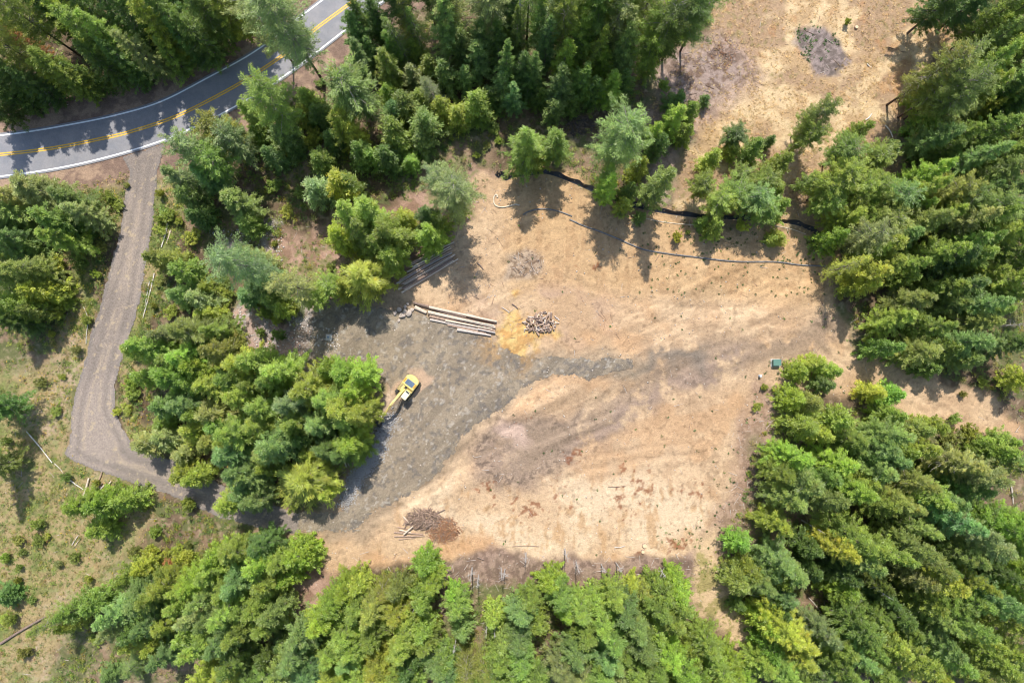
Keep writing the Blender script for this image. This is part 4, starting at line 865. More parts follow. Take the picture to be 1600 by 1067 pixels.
trees = [t for t in trees if t[4] == 'S' or not any(inpoly(t[0], t[1], P) for P in OPEN)]
def species(k, c, h):  # splits the firs into separately named kinds by foliage colour only
    if k == 'F' and h <= 5.5: return 'f'
    if k == 'F' and c in 'bg': return 'B'
    if k == 'F' and c in 'ycYo': return 'C'
    return k
def size_word(h, k):
    if k == 'S': return 'rounded'
    return 'tall' if h >= 23 else ('mid-sized' if h >= 15 else 'short')
def place_trees():
    used = {}
    byk = {}
    for i, (px, py, h, r, k, c) in enumerate(trees):
        k = species(k, c, h)
        z_ = zone(px, py)
        byk.setdefault((z_, k, c, size_word(h, k)), []).append((px, i))
    labels = {}
    for (z_, k, c, sw), L_ in byk.items():
        L_.sort()
        kn = KN[k][2]
        for j, (_, i) in enumerate(L_):
            if len(L_) == 1: labels[i] = f"the only {sw} {CN[c]} {kn} {z_}"
            elif len(L_) > 3 and j == len(L_) - 2: labels[i] = f"second from right of {NUM[len(L_)]} {sw} {CN[c]} {PLUR.get(kn, kn + 's')} {z_}"
            elif j == len(L_) - 1 and j > 0: labels[i] = f"rightmost of {NUM[len(L_)]} {sw} {CN[c]} {PLUR.get(kn, kn + 's')} {z_}"
            else: labels[i] = f"{ORD[j]} of {NUM[len(L_)]} {sw} {CN[c]} {PLUR.get(kn, kn + 's')} {z_}"
    rnd = random.Random(5)
    for i, (px, py, h, r, k, c) in enumerate(trees):
        k = species(k, c, h)
        if k == 'P' and h > 31.5: key, kc = 'PH', .83
        elif k == 'P' and r < 2.62 and h >= 16: key, kc = 'PT', .68
        elif k == 'P': key, kc = ('P3', .70) if h >= 21 else ('P1', .64)
        elif k == 'L': key, kc = 'L', .56
        elif k == 'S': key, kc = 'S', .5
        elif k == 'f' or h < 12: key, kc = 'F0', .5
        elif h >= 23: key, kc = 'F3', .58
        else: key, kc = ('F2' if (c in 'gdo' and rnd.random() < .7) or rnd.random() < .25 else 'F1'), .56
        x, y = W(px, py, h * kc)
        H0, R0, cm, tm = rnd.choice(PROTO[key])
        z = float(height(np.array([x]), np.array([y]))[0]) - .05
        e = empty(KN[k][0], (x, y, z), rnd.random() * 6.28)
        rs = r * 1.06 / R0
        e.scale = (rs, rs, h / H0)
        e.rotation_euler[0] = rnd.gauss(0, .025); e.rotation_euler[1] = rnd.gauss(0, .025)
        tag(e, labels[i], KN[k][1], f"{KN[k][2]} group {zone(px, py)}")
        t = link('trunk', tm, e)
        cr = link('crown' if k != 'S' else 'foliage', cm, e)
        b = np.array(PAL[c]); v = rnd.uniform(.80, 1.22); hs = rnd.gauss(.02, .07)
        cr.color = (float(b[0] * v * (1 + hs)), float(b[1] * v), float(b[2] * v * (1 - hs)), 1)
place_trees()
print('TREES', len(trees), {k: sum(1 for t in trees if t[4] == k) for k in 'FPLS'})
# ------------------------------------------------------------------ objects
def hz(x, y): return float(height(np.array([float(x)]), np.array([float(y)]))[0])
m_logbark = plain('log_bark', (.22, .155, .12), .9, nscale=7, var=.5, bmp=.7)
m_logpale = plain('peeled_log', (.62, .50, .38), .85, nscale=5, var=.35, bmp=.4)
m_logbrown = plain('brown_bark_log', (.36, .25, .18), .9, nscale=6, var=.45, bmp=.6)
m_loggrey = plain('grey_weathered_log', (.50, .43, .37), .9, nscale=6, var=.35, bmp=.5)
m_end = plain('sawn_log_end', (.62, .46, .28), .8, nscale=9, var=.15)
m_birch = plain('pale_pole_bark', (.62, .57, .50), .8, nscale=4, var=.35, bmp=.3)
def log_obj(a, b, rad, z, m, name='log', label=None, cat='log', group=None, bend=.0, seedj=.12):
    """log between two pixels; its own object with origin at its middle"""
    A = np.array(W(*a, z)); B = np.array(W(*b, z)); c = (A + B) / 2
    n = 7; mb = MB(); P = []
    d = B - A; nrm = np.array([-d[1], d[0]]) / (np.linalg.norm(d) + 1e-9)
    for i in range(n):
        t = i / (n - 1); p = A + d * t + nrm * bend * math.sin(t * math.pi) - c
        P.append((p[0], p[1], random.uniform(-.02, .02)))
    r0 = rad * random.uniform(1.0, 1.15); r1 = rad * random.uniform(.65, .85)
    mb.tube(P, [r0 + (r1 - r0) * i / (n - 1) for i in range(n)], 10, 0, 1, seedj)
    o = mb.build(name, [m, m_end], smooth=False)
    o.location = (c[0], c[1], z)
    tag(o, label, cat, group)
    return o
def Z2(x, y): return (610 + x / 6.28, 370 + y / 6.28)
LP = [((225, 645), (740, 790), .16, .45, 0, 'thin dark-ended log at the upper left tip of the front log pile'), ((380, 690), (1040, 832), .17, .62, 1, 'long pale log along the upper edge of the front log pile'),
      ((240, 690), (355, 745), .26, .27, 1, 'short thick tan log at the left end of the front log pile'), ((370, 738), (1030, 888), .25, .55, 1, 'thickest pale log through the middle of the front log pile'),
      ((385, 778), (1025, 922), .22, .25, 2, 'long brown log just below the thickest log of the front pile'), ((390, 812), (1030, 945), .16, .18, 3, 'long grey log near the lower edge of the front log pile'),
      ((540, 822), (1000, 905), .13, .52, 1, 'slim pale log lying on the lower logs of the front pile'), ((560, 865), (940, 945), .13, .15, 2, 'short slim brown log at the lower middle of the front pile'),
      ((655, 910), (985, 968), .20, .22, 3, 'lowest and shortest thick log of the front log pile'), ((750, 762), (1045, 838), .14, .28, 3, 'slim grey log at the upper right end of the front log pile'),
      ((640, 800), (1015, 872), .14, .82, 1, 'topmost slim log at the right of the front log pile'), ((450, 722), (900, 850), .14, .30, 0, 'dark log wedged in the middle of the front log pile'),
      ((300, 660), (700, 755), .13, .22, 2, 'slim brown log under the upper edge of the front log pile'), ((860, 905), (1025, 940), .12, .55, 3, 'short grey stick at the right end of the front log pile')]
LM = [m_logbark, m_logpale, m_logbrown, m_loggrey]
for a, b, r, z, mi, lb in LP:
    log_obj(Z2(*a), Z2(*b), r * 1.25, z, LM[mi], label=lb, group='logs in the front pile by the gravel pad')
rr = random.Random(3)
names = ['lowest', 'second lowest', 'third lowest', 'fourth lowest', 'fifth lowest', 'sixth lowest', 'seventh lowest', 'eighth lowest', 'ninth lowest', 'tenth lowest', 'eleventh lowest', 'twelfth lowest', 'thirteenth lowest', 'fourteenth lowest', 'fifteenth lowest', 'uppermost']
for i in range(16):
    off = -i * 2.3 + 7
    u = np.array([630, -370.]); u /= np.linalg.norm(u); nv = np.array([u[1], -u[0]])   # perpendicular, up-left
    a0 = np.array(Z2(85, 560)) ; L0 = 118
    s = rr.uniform(0, 18) + (i * 2.2 if i > 8 else 0); e = L0 - rr.uniform(0, 20)
    a = a0 + u * s + nv * (-off + 7) * (1); b = a0 + u * e + nv * (-off + 7) * (.9) + np.array([0, rr.uniform(-2, 2)])
    mi = rr.choice([1, 2, 3, 2, 1, 0]); w_ = {0: 'dark', 1: 'pale', 2: 'brown', 3: 'grey'}[mi]
    log_obj(tuple(a), tuple(b), rr.uniform(.14, .23), .2 + .28 * (i % 3) + .1 * (3 - abs(i - 5) / 3 if abs(i - 5) < 9 else 0), LM[mi], label=f'{w_} pole, {names[i]} in the long slanting log pile under the trees', group='poles in the long slanting pile', bend=rr.uniform(-.15, .15))
# firewood heap: nothing tells its pieces apart
fw = []
for k in range(5):
    mb = MB(); L_ = .32 + .08 * k; r0 = .11 + .015 * k
    mb.tube([(-L_, 0, 0), (0, .01, 0), (L_, 0, 0)], [r0, r0 * .97, r0 * .92], 8, 0, 1, .15)
    o = mb.build('firewood', [[m_loggrey, m_logpale, m_logbrown, m_logbark, m_logbrown][k], m_end]); fw.append(o.data); bpy.data.objects.remove(o)
for i in range(110):
    a = rr.random() * 6.28; q = rr.random() ** .6
    px = 845 + math.cos(a) * 27 * q + math.sin(a) * 3; py = 504 + math.sin(a) * 15 * q - math.cos(a) * 5 * q
    x, y = W(px, py); z = .13 + (1 - q) * rr.uniform(0, 1.1)
    vi = rr.randrange(5); o = link('firewood', fw[vi]); o.location = (x, y, z); o.rotation_euler = (0, rr.gauss(0, .35), rr.random() * 6.28)
    sec = 'at the crown' if q < .45 else ('on the left side', 'on the lower side', 'on the right side', 'on the upper side')[int(((math.degrees(math.atan2(py - 504, px - 845)) + 225) % 360) // 90)]
    tag(o, f"{['grey short', 'pale', 'brown', 'dark-barked', 'long brown'][vi]} round {sec} of the firewood heap by the sawdust", 'firewood', 'firewood rounds in the heap by the sawdust')
# brush pile at the foot of the clearing
m_rootwood = plain('tangled_root_wood', (.26, .18, .13), .9, nscale=4, var=.5, bmp=.4)
m_rustneedle = plain('rusty_dead_needles', (.36, .18, .09), .9, nscale=5, var=.4)
def Z4(x, y): return (600 + x / 13.33, 780 + y / 13.33)
BL = [((210, 685), (820, 725), .16, .2, 2, 'dark-ended brown log pointing left out of the brush pile'), ((215, 772), (850, 762), .15, .18, 2, 'straight brown log lowest but one beside the brush pile'), ((310, 830), (660, 800), .11, .14, 2, 'thin brown pole lowest beside the brush pile'),
      ((320, 635), (560, 690), .13, .3, 1, 'tan log slanting above the straight logs by the brush pile'), ((280, 575), (520, 625), .10, .2, 2, 'uppermost brown pole left of the brush pile'), ((410, 730), (600, 560), .15, .75, 1, 'orange-tan log lying crosswise on the brush pile logs'),
      ((440, 530), (500, 480), .2, .3, 0, 'short dark stump piece at the left of the brush pile'), ((880, 600), (970, 480), .12, .9, 0, 'dark green-grey branch standing out of the brush pile'), ((400, 360), (520, 480), .12, .3, 1, 'pale forked branch at the upper left of the brush pile'),
      ((1090, 300), (1270, 210), .09, .25, 0, 'dark branch poking out of the upper right of the brush pile')]
for a, b, r, z, mi, lb in BL:
    log_obj(Z4(*a), Z4(*b), r, z, LM[mi], label=lb, group='logs around the brush pile')
def sticks(name, n, cx, cy, rx, ry, hmax, lmin, lmax, rad, m, rng, kind=None, parent=None, m2=None):
    mb = MB()
    for i in range(n):
        a = rng.rand() * 6.28; q = rng.rand() ** .55
        x, y = W(cx + math.cos(a) * rx * q, cy + math.sin(a) * ry * q)
        z = .05 + hmax * (1 - q ** 1.5) * rng.rand()
        L_ = lmin + (lmax - lmin) * rng.rand() ** 2; b = rng.rand() * 6.28; e = rng.normal() * .35
        d = np.array([math.cos(b) * math.cos(e), math.sin(b) * math.cos(e), math.sin(e)]) * L_ / 2
        k = rng.normal(size=3) * L_ * .08
        p = np.array([x, y, z + abs(d[2]) * .6])
        r_ = rad * (.4 + rng.rand() * 1.2)
        mb.tube([p - d, p + k, p + d], [r_, r_ * .8, r_ * .4], 5, 0 if (m2 is None or rng.rand() < .65) else 1)
    return mb.build(name, [m] if m2 is None else [m, m2], parent)
rg = np.random.RandomState(77)
e = empty('brush_pile', (0, 0, 0)); tag(e, 'tangled pile of roots and branches with rusty dead boughs at the clearing foot', 'brush pile')
sticks('root_tangle', 340, 662, 811, 29, 16, 1.1, .5, 2.2, .08, m_rootwood, rg, parent=e, m2=m_logbrown)
o = sticks('dead_boughs', 560, 693, 828, 26, 20, .7, .4, 1.7, .045, m_rustneedle, rg, parent=e, m2=m_rootwood); o['label'] = 'rusty brown dead boughs'
o = sticks('brush_pile', 260, 905, 197, 24, 16, .9, .6, 2.6, .05, plain('charred_branches', (.085, .07, .065), .9), rg, m2=m_logbark); tag(o, 'dark heap of charred branches under the trees above the silt fence', 'brush pile')
o = sticks('brush_pile', 260, 1130, 85, 22, 24, .5, .5, 1.8, .045, m_rootwood, rg, m2=m_rustneedle); tag(o, 'low scattered brush pile on the pinkish patch beside the dry grass', 'brush pile')
o = sticks('brush_pile', 75, 826, 412, 27, 20, .2, .4, 1.9, .035, m_rootwood, rg, m2=m_loggrey); tag(o, 'sparse ring of burnt sticks in the upper part of the dirt clearing', 'brush pile')
# boulders
m_rock = plain('tan_boulder', (.46, .38, .31), .9, nscale=2.5, var=.3, bmp=.8)
m_rockw = plain('pale_granite', (.60, .57, .55), .9, nscale=2.5, var=.3, bmp=.8)
def rock_mesh(seed, m, n=2):
    import bmesh
    bm = bmesh.new(); bmesh.ops.create_icosphere(bm, subdivisions=n, radius=1)
    rg2 = np.random.RandomState(seed); pl = rg2.normal(size=(9, 3)); pl /= np.linalg.norm(pl, axis=1)[:, None]; dd = .62 + .3 * rg2.rand(9)
    for v in bm.verts:
        p = np.array(v.co)
        for q, d_ in zip(pl, dd):
            t = p @ q - d_
            if t > 0: p = p - q * t * .9
        v.co = p * np.array([1.1, .9, .7])
    me = bpy.data.meshes.new('boulder'); bm.to_mesh(me); bm.free(); me.materials.append(m); return me
for (px, py, r, lb) in ((629, 493, .62, 'reddish tan boulder at the lower end of the boulder cluster'), (639, 489, .66, 'largest tan boulder of the cluster by the front log pile'), (633, 486, .45, 'tan boulder in the middle of the cluster by the log pile'), (624, 484, .5, 'grey boulder in the shade at the left of the cluster'),
    (617, 489, .45, 'leftmost shaded boulder of the cluster by the log pile'), (637, 475, .3, 'small uppermost stone above the boulder cluster'), (623, 501, .32, 'small lowest stone under the boulder cluster'), (644, 484, .36, 'small boulder at the right of the cluster touching the log pile'), (633, 479, .34, 'small tan stone above the middle of the boulder cluster')):
    x, y = W(px, py); o = link('boulder', rock_mesh(int(px * 7 + py), m_rock)); o.location = (x, y, r * .45); o.scale = (r, r, r); o.rotation_euler = (0, 0, px)
    tag(o, lb, 'boulder', 'boulders by the log pile')
# poles and single fallen logs
def T(ox, oy): return lambda x, y: (ox + x / 4, oy + y / 4)
t9 = T(0, 534); t5 = T(0, 267); t13 = T(0, 800); t12 = T(1200, 534); t10 = T(400, 534); t16 = T(1200, 800); t3 = T(800, 0); t7 = T(800, 267); t15 = T(800, 800); t14 = T(400, 800)
FL = [(t9(555, 850), t9(495, 1020), .16, m_logpale, 'pale thick log standing out left of the small timber heap below the driveway'), (t9(635, 815), t9(600, 885), .12, m_logbrown, 'short brown log touching the lower driveway edge'),
      (t9(695, 870), t9(650, 950), .13, m_logpale, 'rightmost pale log of the small timber heap below the driveway'), (t9(660, 890), t9(612, 945), .11, m_loggrey, 'grey log second from right in the small timber heap'), (t9(640, 880), t9(590, 935), .11, m_logbark, 'dark log in the middle of the small timber heap'),
      (t9(600, 890), t9(572, 972), .12, m_logbrown, 'brown log at the left of the small timber heap'), (t9(165, 560), t9(325, 755), .11, m_birch, 'long white pole lying in the dry grass left of the driveway bend'),
      (t9(410, 840), t9(522, 922), .10, m_birch, 'white pole ending at the pale log below the driveway'), (t9(340, 760), t9(400, 830), .05, m_birch, 'thin white stick between the two white poles in the grass'),
      (t5(965, 640), t5(893, 920), .11, m_birch, 'long white pole beside the right edge of the gravel driveway'), (t5(935, 690), t5(905, 850), .08, m_birch, 'thin pole left of the long white pole by the driveway'),
      (t5(1048, 330), t5(1008, 478), .13, m_birch, 'pale weathered pole by yellow flowers right of the driveway'), (t5(1066, 370), t5(1040, 455), .12, m_logpale, 'short tan pole beside the pale pole with yellow flowers'),
      (t5(522, 850), t5(552, 945), .07, m_birch, 'thin pale pole on the left verge of the driveway'), (t5(552, 950), t5(538, 1080), .07, m_birch, 'lower thin pole on the left verge of the driveway'),
      (t13(0, 822), t13(288, 650), .2, m_logbark, 'dark fallen trunk crossing the grass in the lower left corner'), (t13(450, 205), t13(492, 142), .10, m_loggrey, 'grey short pole below the tree in the lower left meadow'), (t13(468, 212), t13(505, 160), .09, m_logpale, 'tan short pole below the tree in the lower left meadow'),
      (t12(1250, 570), t12(1435, 600), .14, m_logbark, 'dark fallen trunk on the bare soil right of the electric box'), (t12(1518, 880), t12(1532, 1012), .13, m_loggrey, 'grey fallen log near the right edge below the cleared strip'),
      (t15(1470, 505), t15(1565, 525), .13, m_birch, 'pale fallen log under the trees beside the grassy trail'), (t15(170, 215), t15(0, 215), .05, m_logbark, 'thin dark stick at the top of the slash strip'),
      (t14(1385, 280), t14(1425, 297), .14, m_logbark, 'short dark log lying in the slash strip'), (t15(640, 218), t15(705, 210), .09, m_loggrey, 'grey log lying on the upper edge of the slash strip'),
      (t16(250, 530), t16(330, 625), .07, m_loggrey, 'thin pole on the orange bare patch in the lower right forest'), (t12(-1000, 905), t12(-890, 900), .05, m_logbark, 'thin dark stick on the grey ash patch of the clearing'),
      (t7(-215, 575), t7(-180, 615), .12, m_logbark, 'short stick above the front log pile in the dirt'), ((800, 475), (809, 482), .10, m_logbark, 'dark stick left of the firewood heap'), ((784, 480), (796, 488), .09, m_loggrey, 'grey forked stick near the yellow sawdust'), ((1355, 100), (1362, 106), .1, m_birch, 'small pale log in the dry grass field'),
      ((1383, 196), (1395, 215), .1, m_birch, 'pale fallen pole on the right edge of the dry grass'), ((1352, 188), (1362, 178), .12, m_birch, 'pale stump-like log right of the dry grass'), ((1340, 232), (1396, 236), .08, m_loggrey, 'thin grey pole lying toward the right woods')]
for a, b, r, m_, lb in FL:
    x, y = W((a[0] + b[0]) / 2, (a[1] + b[1]) / 2); z = hz(x, y) + r + .06
    log_obj(a, b, r, z, m_, name='log' if r >= .1 else 'pole', label=lb, cat='log' if r >= .1 else 'pole', bend=random.uniform(-.2, .2))
for k, w_ in enumerate(('leftmost', 'second from left', 'middle', 'second from right', 'rightmost')):
    a = (537.5 + k * 3.9, 718 + k * -2.1); log_obj(a, (a[0] + 4, a[1] + 12), .15, .3, m_loggrey, name='timber', label=f'{w_} of five grey timbers beside the gravel windrow', cat='timber', group='grey timbers by the gravel windrow')
# dead trees
def snag(px, py, h, r, lb, nb=14, lean=.02, bl=.8, mm=m_dead):
    nb = nb if h < 13.5 else nb + 6
    x, y = W(px, py); e = empty('dead_tree', (x, y, hz(x, y) - .1)); tag(e, lb, 'dead tree')
    rg3 = np.random.RandomState(int(px * 3 + py))
    mb = MB(); lx, ly = rg3.normal() * lean * h, rg3.normal() * lean * h
    P = [(lx * t, ly * t, h * t) for t in np.linspace(0, 1, 7)]
    mb.tube(P, [r * (1 - .8 * t) for t in np.linspace(0, 1, 7)], 7, 0, None, .15)
    if nb >= 40: mb.build('trunk', mm, e); mb = MB()
    for i in range(nb):
        t = .25 + .70 * rg3.rand(); a = rg3.rand() * 6.28; L_ = bl * (1.15 - t) * (.5 + rg3.rand()) * 1.6
        p = np.array([lx * t, ly * t, h * t]); p = p - np.array([math.cos(a), math.sin(a), 0]) * .06; d = np.array([math.cos(a), math.sin(a), .15 * rg3.normal()]) * L_
        mb.tube([p, p + d * .6 + rg3.normal(size=3) * .06, p + d], [.035, .025, .01], 4)
        if L_ > .8: mb.tube([p + d * .5, p + d * .8 + np.array([-d[1], d[0], .2]) * .4], [.02, .008], 4)
    mb.build('branches' if nb >= 40 else 'trunk', mm, e)
SN = [(882, 857, 7.5, .13, 'tallest bare grey snag in the middle of the slash strip'), (900, 877, 7, .12, 'bare snag with splayed twigs right of the middle of the slash strip'), (939, 881, 5, .13, 'short stout snag at the right part of the slash strip'), (962, 878, 6, .1, 'twiggy snag right of the short stout one in the slash strip'),
      (822, 863, 7, .13, 'straight pale snag left of the middle in the slash strip'), (738, 886, 8, .16, 'thick leaning snag at the left end of the slash strip'), (748, 897, 7, .13, 'snag just right of the thick one at the left slash strip'), (783, 886, 7, .12, 'left twin of the paired snags in the slash strip'), (789, 888, 7, .12, 'right twin of the paired snags in the slash strip'),
      (762, 960, 9, .1, 'bare thin snag over the dark hollow below the slash strip'), (775, 965, 9, .1, 'second bare snag beside the dark hollow below the slash strip'), (715, 985, 9, .1, 'bare snag at the edge of the dark hollow by bottom trees'), (657, 925, 9, .15, 'grey leaning snag in a gap of the crowns below the brush pile'),
      (1434, 716, 12, .22, 'large silvery dead tree with many bare branches below the electric box'), (1322, 888, 14, .13, 'long slender bare pole tree in the dark gap of lower right forest'), (1252, 812, 9, .14, 'bare grey stem left in the crowns of lower right forest'), (1400, 816, 9, .1, 'thin bare stem pair at the centre of lower right forest'),
      (810, 78, 24, .3, 'tall pale branchless dead trunk in the tall upper stand'), (1285, 300, 7, .1, 'bare twisted snag left of the silt fence end'), (1560, 510, 8, .12, 'pale bare snag at the right edge of the woods'), (1030, 885, 6, .1, 'bare snag in the crowns at the right end of slash strip')]
for q in SN: snag(*q, nb=40 if q[0] in (1434,) else (12 if q[0] == 810 else 16), bl=1.6 if q[0] == 1434 else .7)
# stumps
for px, py, r, lb in ((1007, 852, .4, 'fresh orange cut stump at the lower edge of the clearing'), (1004, 861, .3, 'smaller cut stump below the fresh orange one'), (1336, 45, .3, 'lone grey stump in the dry grass')):
    x, y = W(px, py); mb = MB(); mb.tube([(0, 0, -.1), (0, 0, .12), (0, 0, .38)], [r * 1.25, r * 1.05, r], 12, 0, 1, .2)
    o = mb.build('stump', [m_logbrown, m_end]); o.location = (x, y, hz(x, y)); tag(o, lb, 'stump')

# silt fence and wattles
m_fab, nt, b = mat('black_silt_fabric'); b.inputs['Base Color'].default_value = (.018, .02, .024, 1); b.inputs['Roughness'].default_value = .55
m_stake = plain('wooden_stake', (.42, .32, .22), .8)
SF = [(774, 273), (779, 277), (784, 274), (790, 281), (800, 277), (815, 274), (832, 272.5), (850, 270.5), (870, 275), (900, 287), (920, 296), (950, 309), (985, 321), (1030, 331), (1070, 337), (1110, 340.5), (1160, 342.5), (1200, 346), (1240, 350), (1265, 360), (1284, 373)]
P = catmull(Wp(SF), 7)
e = empty('silt_fence', (P[0][0], P[0][1], 0)); tag(e, 'sagging black silt fence running along the top edge of the dirt clearing', 'silt fence')
T_ = np.gradient(P, axis=0); T_ /= np.linalg.norm(T_, axis=1)[:, None]; Nn = np.stack([-T_[:, 1], T_[:, 0]], 1)
V = []; F = []
for i, (p, n_) in enumerate(zip(P, Nn)):
    hgt = .70 + .08 * math.sin(i * 1.7); ln = .42 + .14 * math.sin(i * .9 + 1)
    for s in (.0, .035):
        for (o_, z) in ((-.16, .02), (0, .06), (ln * .5 + .02 * math.sin(i * 2.3), hgt * .5), (ln, hgt)):
            q = p + n_ * (o_ + s) - np.array(P[0]); g_ = hz(*p); V.append((q[0], q[1], g_ + z + s * .4))
for i in range(len(P) - 1):
    a = i * 8; c = a + 8
    for k in range(3): F += [(a + k, a + k + 1, c + k + 1, c + k), (a + 4 + k, c + 4 + k, c + 5 + k, a + 5 + k)]
    F += [(a + 3, a + 7, c + 7, c + 3), (a, c, c + 4, a + 4)]
mb = MB(); mb.add(V, F); mb.build('fabric', m_fab, e)
for i in range(2, len(P) - 1, 5):
    q = P[i] + Nn[i] * .16 - P[0]; g_ = hz(*P[i]); mb = MB()
    mb.box((q[0], q[1], g_ + .4), (.06, .06, .95)); mb.build('stake', m_stake, e)
def wattle(pts, rad, m, lb):
    Q = catmull(Wp(pts), 6); c = Q[0]
    mb = MB(); mb.tube([(q[0] - c[0], q[1] - c[1], hz(*q) + rad * .9) for q in Q], rad, 9, 0, None, .12)
    o = mb.build('erosion_wattle', m, smooth=True); o.location = (c[0], c[1], 0); tag(o, lb, 'erosion wattle', 'erosion wattles on the slope')
m_wat = plain('dusty_wattle_net', (.20, .185, .17), .9, nscale=3, var=.5, bmp=.4); m_straw = plain('straw_wattle', (.62, .52, .38), .9, nscale=4, var=.3, bmp=.4)
wattle([(817, 336), (825, 331), (838, 327.5), (850, 326.5), (872, 330), (894, 338)], .12, m_wat, 'short curved grey wattle arching below the silt fence')
wattle([(890, 343), (910, 352), (935, 361), (960, 371), (990, 384), (1010, 391), (1040, 396), (1080, 401), (1120, 406), (1155, 409), (1200, 409), (1220, 410), (1250, 414), (1290, 416)], .13, m_wat, 'long grey wattle snaking across the upper dirt slope')
wattle([(777, 309), (776.5, 305.5), (774.5, 304.5), (772, 308), (771.5, 312), (772, 318), (776, 322.5), (785, 324), (798, 321.5), (805, 319.5), (811, 321)], .12, m_straw, 'pale straw wattle with a looped end at the upper left of the clearing')
wattle([(1003, 340), (1030, 346), (1060, 350), (1092, 352)], .07, m_straw, 'thin pale wattle just below the silt fence')
wattle([(1205, 352), (1235, 358), (1258, 366)], .06, m_straw, 'thin pale wattle near the right end of the silt fence')

# electric transformer box and pedestal
m_grn = plain('green_box_paint', (.09, .19, .15), .45, nscale=2, var=.1); m_conc = plain('concrete_pad', (.52, .48, .43), .9, nscale=5, var=.12)
m_dk = plain('dark_steel', (.03, .032, .035), .5)
x, y = W(1211, 567)
e = empty('transformer_box', (x, y, 0)); tag(e, 'green metal electric transformer box on a pad at the clearing edge', 'electric box')
mb = MB(); mb.box((0, 0, .02), (1.6, 1.4, .2), bev=.02); mb.build('pad', m_conc, e)
mb = MB(); mb.box((0, .03, .58), (1.30, 1.05, .92), bev=.03); mb.build('cabinet', m_grn, e)
mb = MB(); mb.box((0, .06, 1.075), (1.38, 1.14, .07), bev=.02); mb.build('lid', m_grn, e)
mb = MB(); mb.box((0, -.515, .56), (1.18, .03, .74)); mb.box((0, -.54, .56), (.03, .03, .72)); dr = mb.build('door', m_grn, e)
mb = MB(); mb.box((.09, -.56, .6), (.05, .05, .16)); mb.build('handle', m_dk, dr)
x, y = W(1186, 587); e = empty('utility_pedestal', (x, y, hz(x, y))); tag(e, 'small pale blue utility pedestal by the weeds below the electric box', 'pedestal')
m_ped = plain('pale_blue_plastic', (.55, .66, .72), .4, nscale=2, var=.06)
mb = MB(); mb.box((0, 0, .35), (.34, .34, .9), bev=.04); mb.build('body', m_ped, e)
mb = MB(); mb.box((0, 0, .83), (.42, .42, .1), bev=.03); mb.build('cap', m_ped, e)
# well head
x, y = W(514, 527); e = empty('well_head', (x, y, 0)); tag(e, 'blue capped steel well casing standing on the pale rock patch', 'well head')
m_blue = plain('blue_well_cap', (.10, .22, .36), .4, nscale=2, var=.06)
mb = MB(); mb.tube([(0, 0, -.1), (0, 0, .6)], .1, 14); mb.build('casing', plain('galvanised_steel', (.45, .46, .47), .4, .8), e)
mb = MB(); mb.tube([(0, 0, .6), (0, 0, .66)], .15, 14); mb.tube([(0, 0, .66), (0, 0, .74)], [.13, .09], 14); mb.build('cap', m_blue, e)
mb = MB(); mb.box((0, 0, .03), (1.1, 1.1, .12), bev=.02); mb.build('slab', m_conc, e)

# excavator, local x = forward (boom), y = left, built at the origin
m_yel = plain('yellow_machine_paint', (.70, .55, .19), .5, nscale=2.6, var=.28, coat=.2); m_cream = plain('cream_roof_paint', (.86, .76, .46), .5, nscale=1.6, var=.1)
m_trk = plain('muddy_track_steel', (.055, .05, .045), .8, nscale=8, var=.5, bmp=.5); m_eng = plain('blue_grey_engine_cover', (.10, .15, .22), .45, nscale=2, var=.15)
m_glass, nt, b = mat('cab_glass'); b.inputs['Base Color'].default_value = (.02, .03, .035, 1); b.inputs['Roughness'].default_value = .06; b.inputs['Coat Weight'].default_value = .5
m_orange = plain('orange_vent', (.62, .33, .04), .6); m_chr = plain('hydraulic_chrome', (.6, .6, .6), .2, 1.0)
x, y = W(638, 605); ang = math.atan2(-.80, -.60)
ex = empty('excavator', (x, y, 0.03), ang); tag(ex, 'yellow tracked excavator with its boom reaching toward the grove', 'excavator')
for s in (-1, 1):
    yc = s * 1.12; mb = MB(); ol = []
    for k in range(9): a = math.pi / 2 + math.pi * k / 8; ol.append((-1.55 + .42 * math.cos(a), .44 + .42 * math.sin(a)))
    for k in range(9): a = -math.pi / 2 + math.pi * k / 8; ol.append((1.55 + .42 * math.cos(a), .44 + .42 * math.sin(a)))
    mb.prism(ol, yc - .27, yc + .27)
    for i in range(22):
        xx = -1.9 + i * .18
        mb.box((xx, yc, .885 if abs(xx) < 1.7 else .78), (.10, .60, .07)); mb.box((xx, yc, .02), (.10, .60, .05)) if abs(xx) < 1.6 else None
    tk = mb.build('track', m_trk, ex)
    mb = MB()
    for xx in (-1.55, 1.55): mb.tube([(xx, yc - s * .30, .44), (xx, yc + s * .31, .44)], .28, 14)
    for i in range(5): mb.tube([(-1.0 + i * .5, yc - .29, .2), (-1.0 + i * .5, yc + .29, .2)], .12, 10)
    mb.build('roller', m_yel, tk)
mb = MB(); mb.box((0, 0, .72), (2.2, 1.5, .4), bev=.05); mb.tube([(0, 0, .9), (0, 0, 1.12)], .75, 20); mb.build('undercarriage', m_trk, ex)
ux = -.35
mb = MB(); mb.box((ux, 0, 1.26), (3.1, 2.5, .28), bev=.05); mb.box((ux - .55, 0, 1.75), (1.5, 2.5, .75), bev=.1); mb.box((ux + .75, -.78, 1.62), (1.5, .9, .5), bev=.08); hs = mb.build('upper_body', m_yel, ex)
mb = MB(); N = 10; ol = []
for k in range(N + 1): a = math.pi / 2 + math.pi * k / N; ol.append((ux - 1.3 + .75 * math.cos(a) * 1, 1.28 * math.sin(a)))
ol = [(ux - 1.3, 1.28)] + ol[1:-1] + [(ux - 1.3, -1.28)]; n = len(ol)
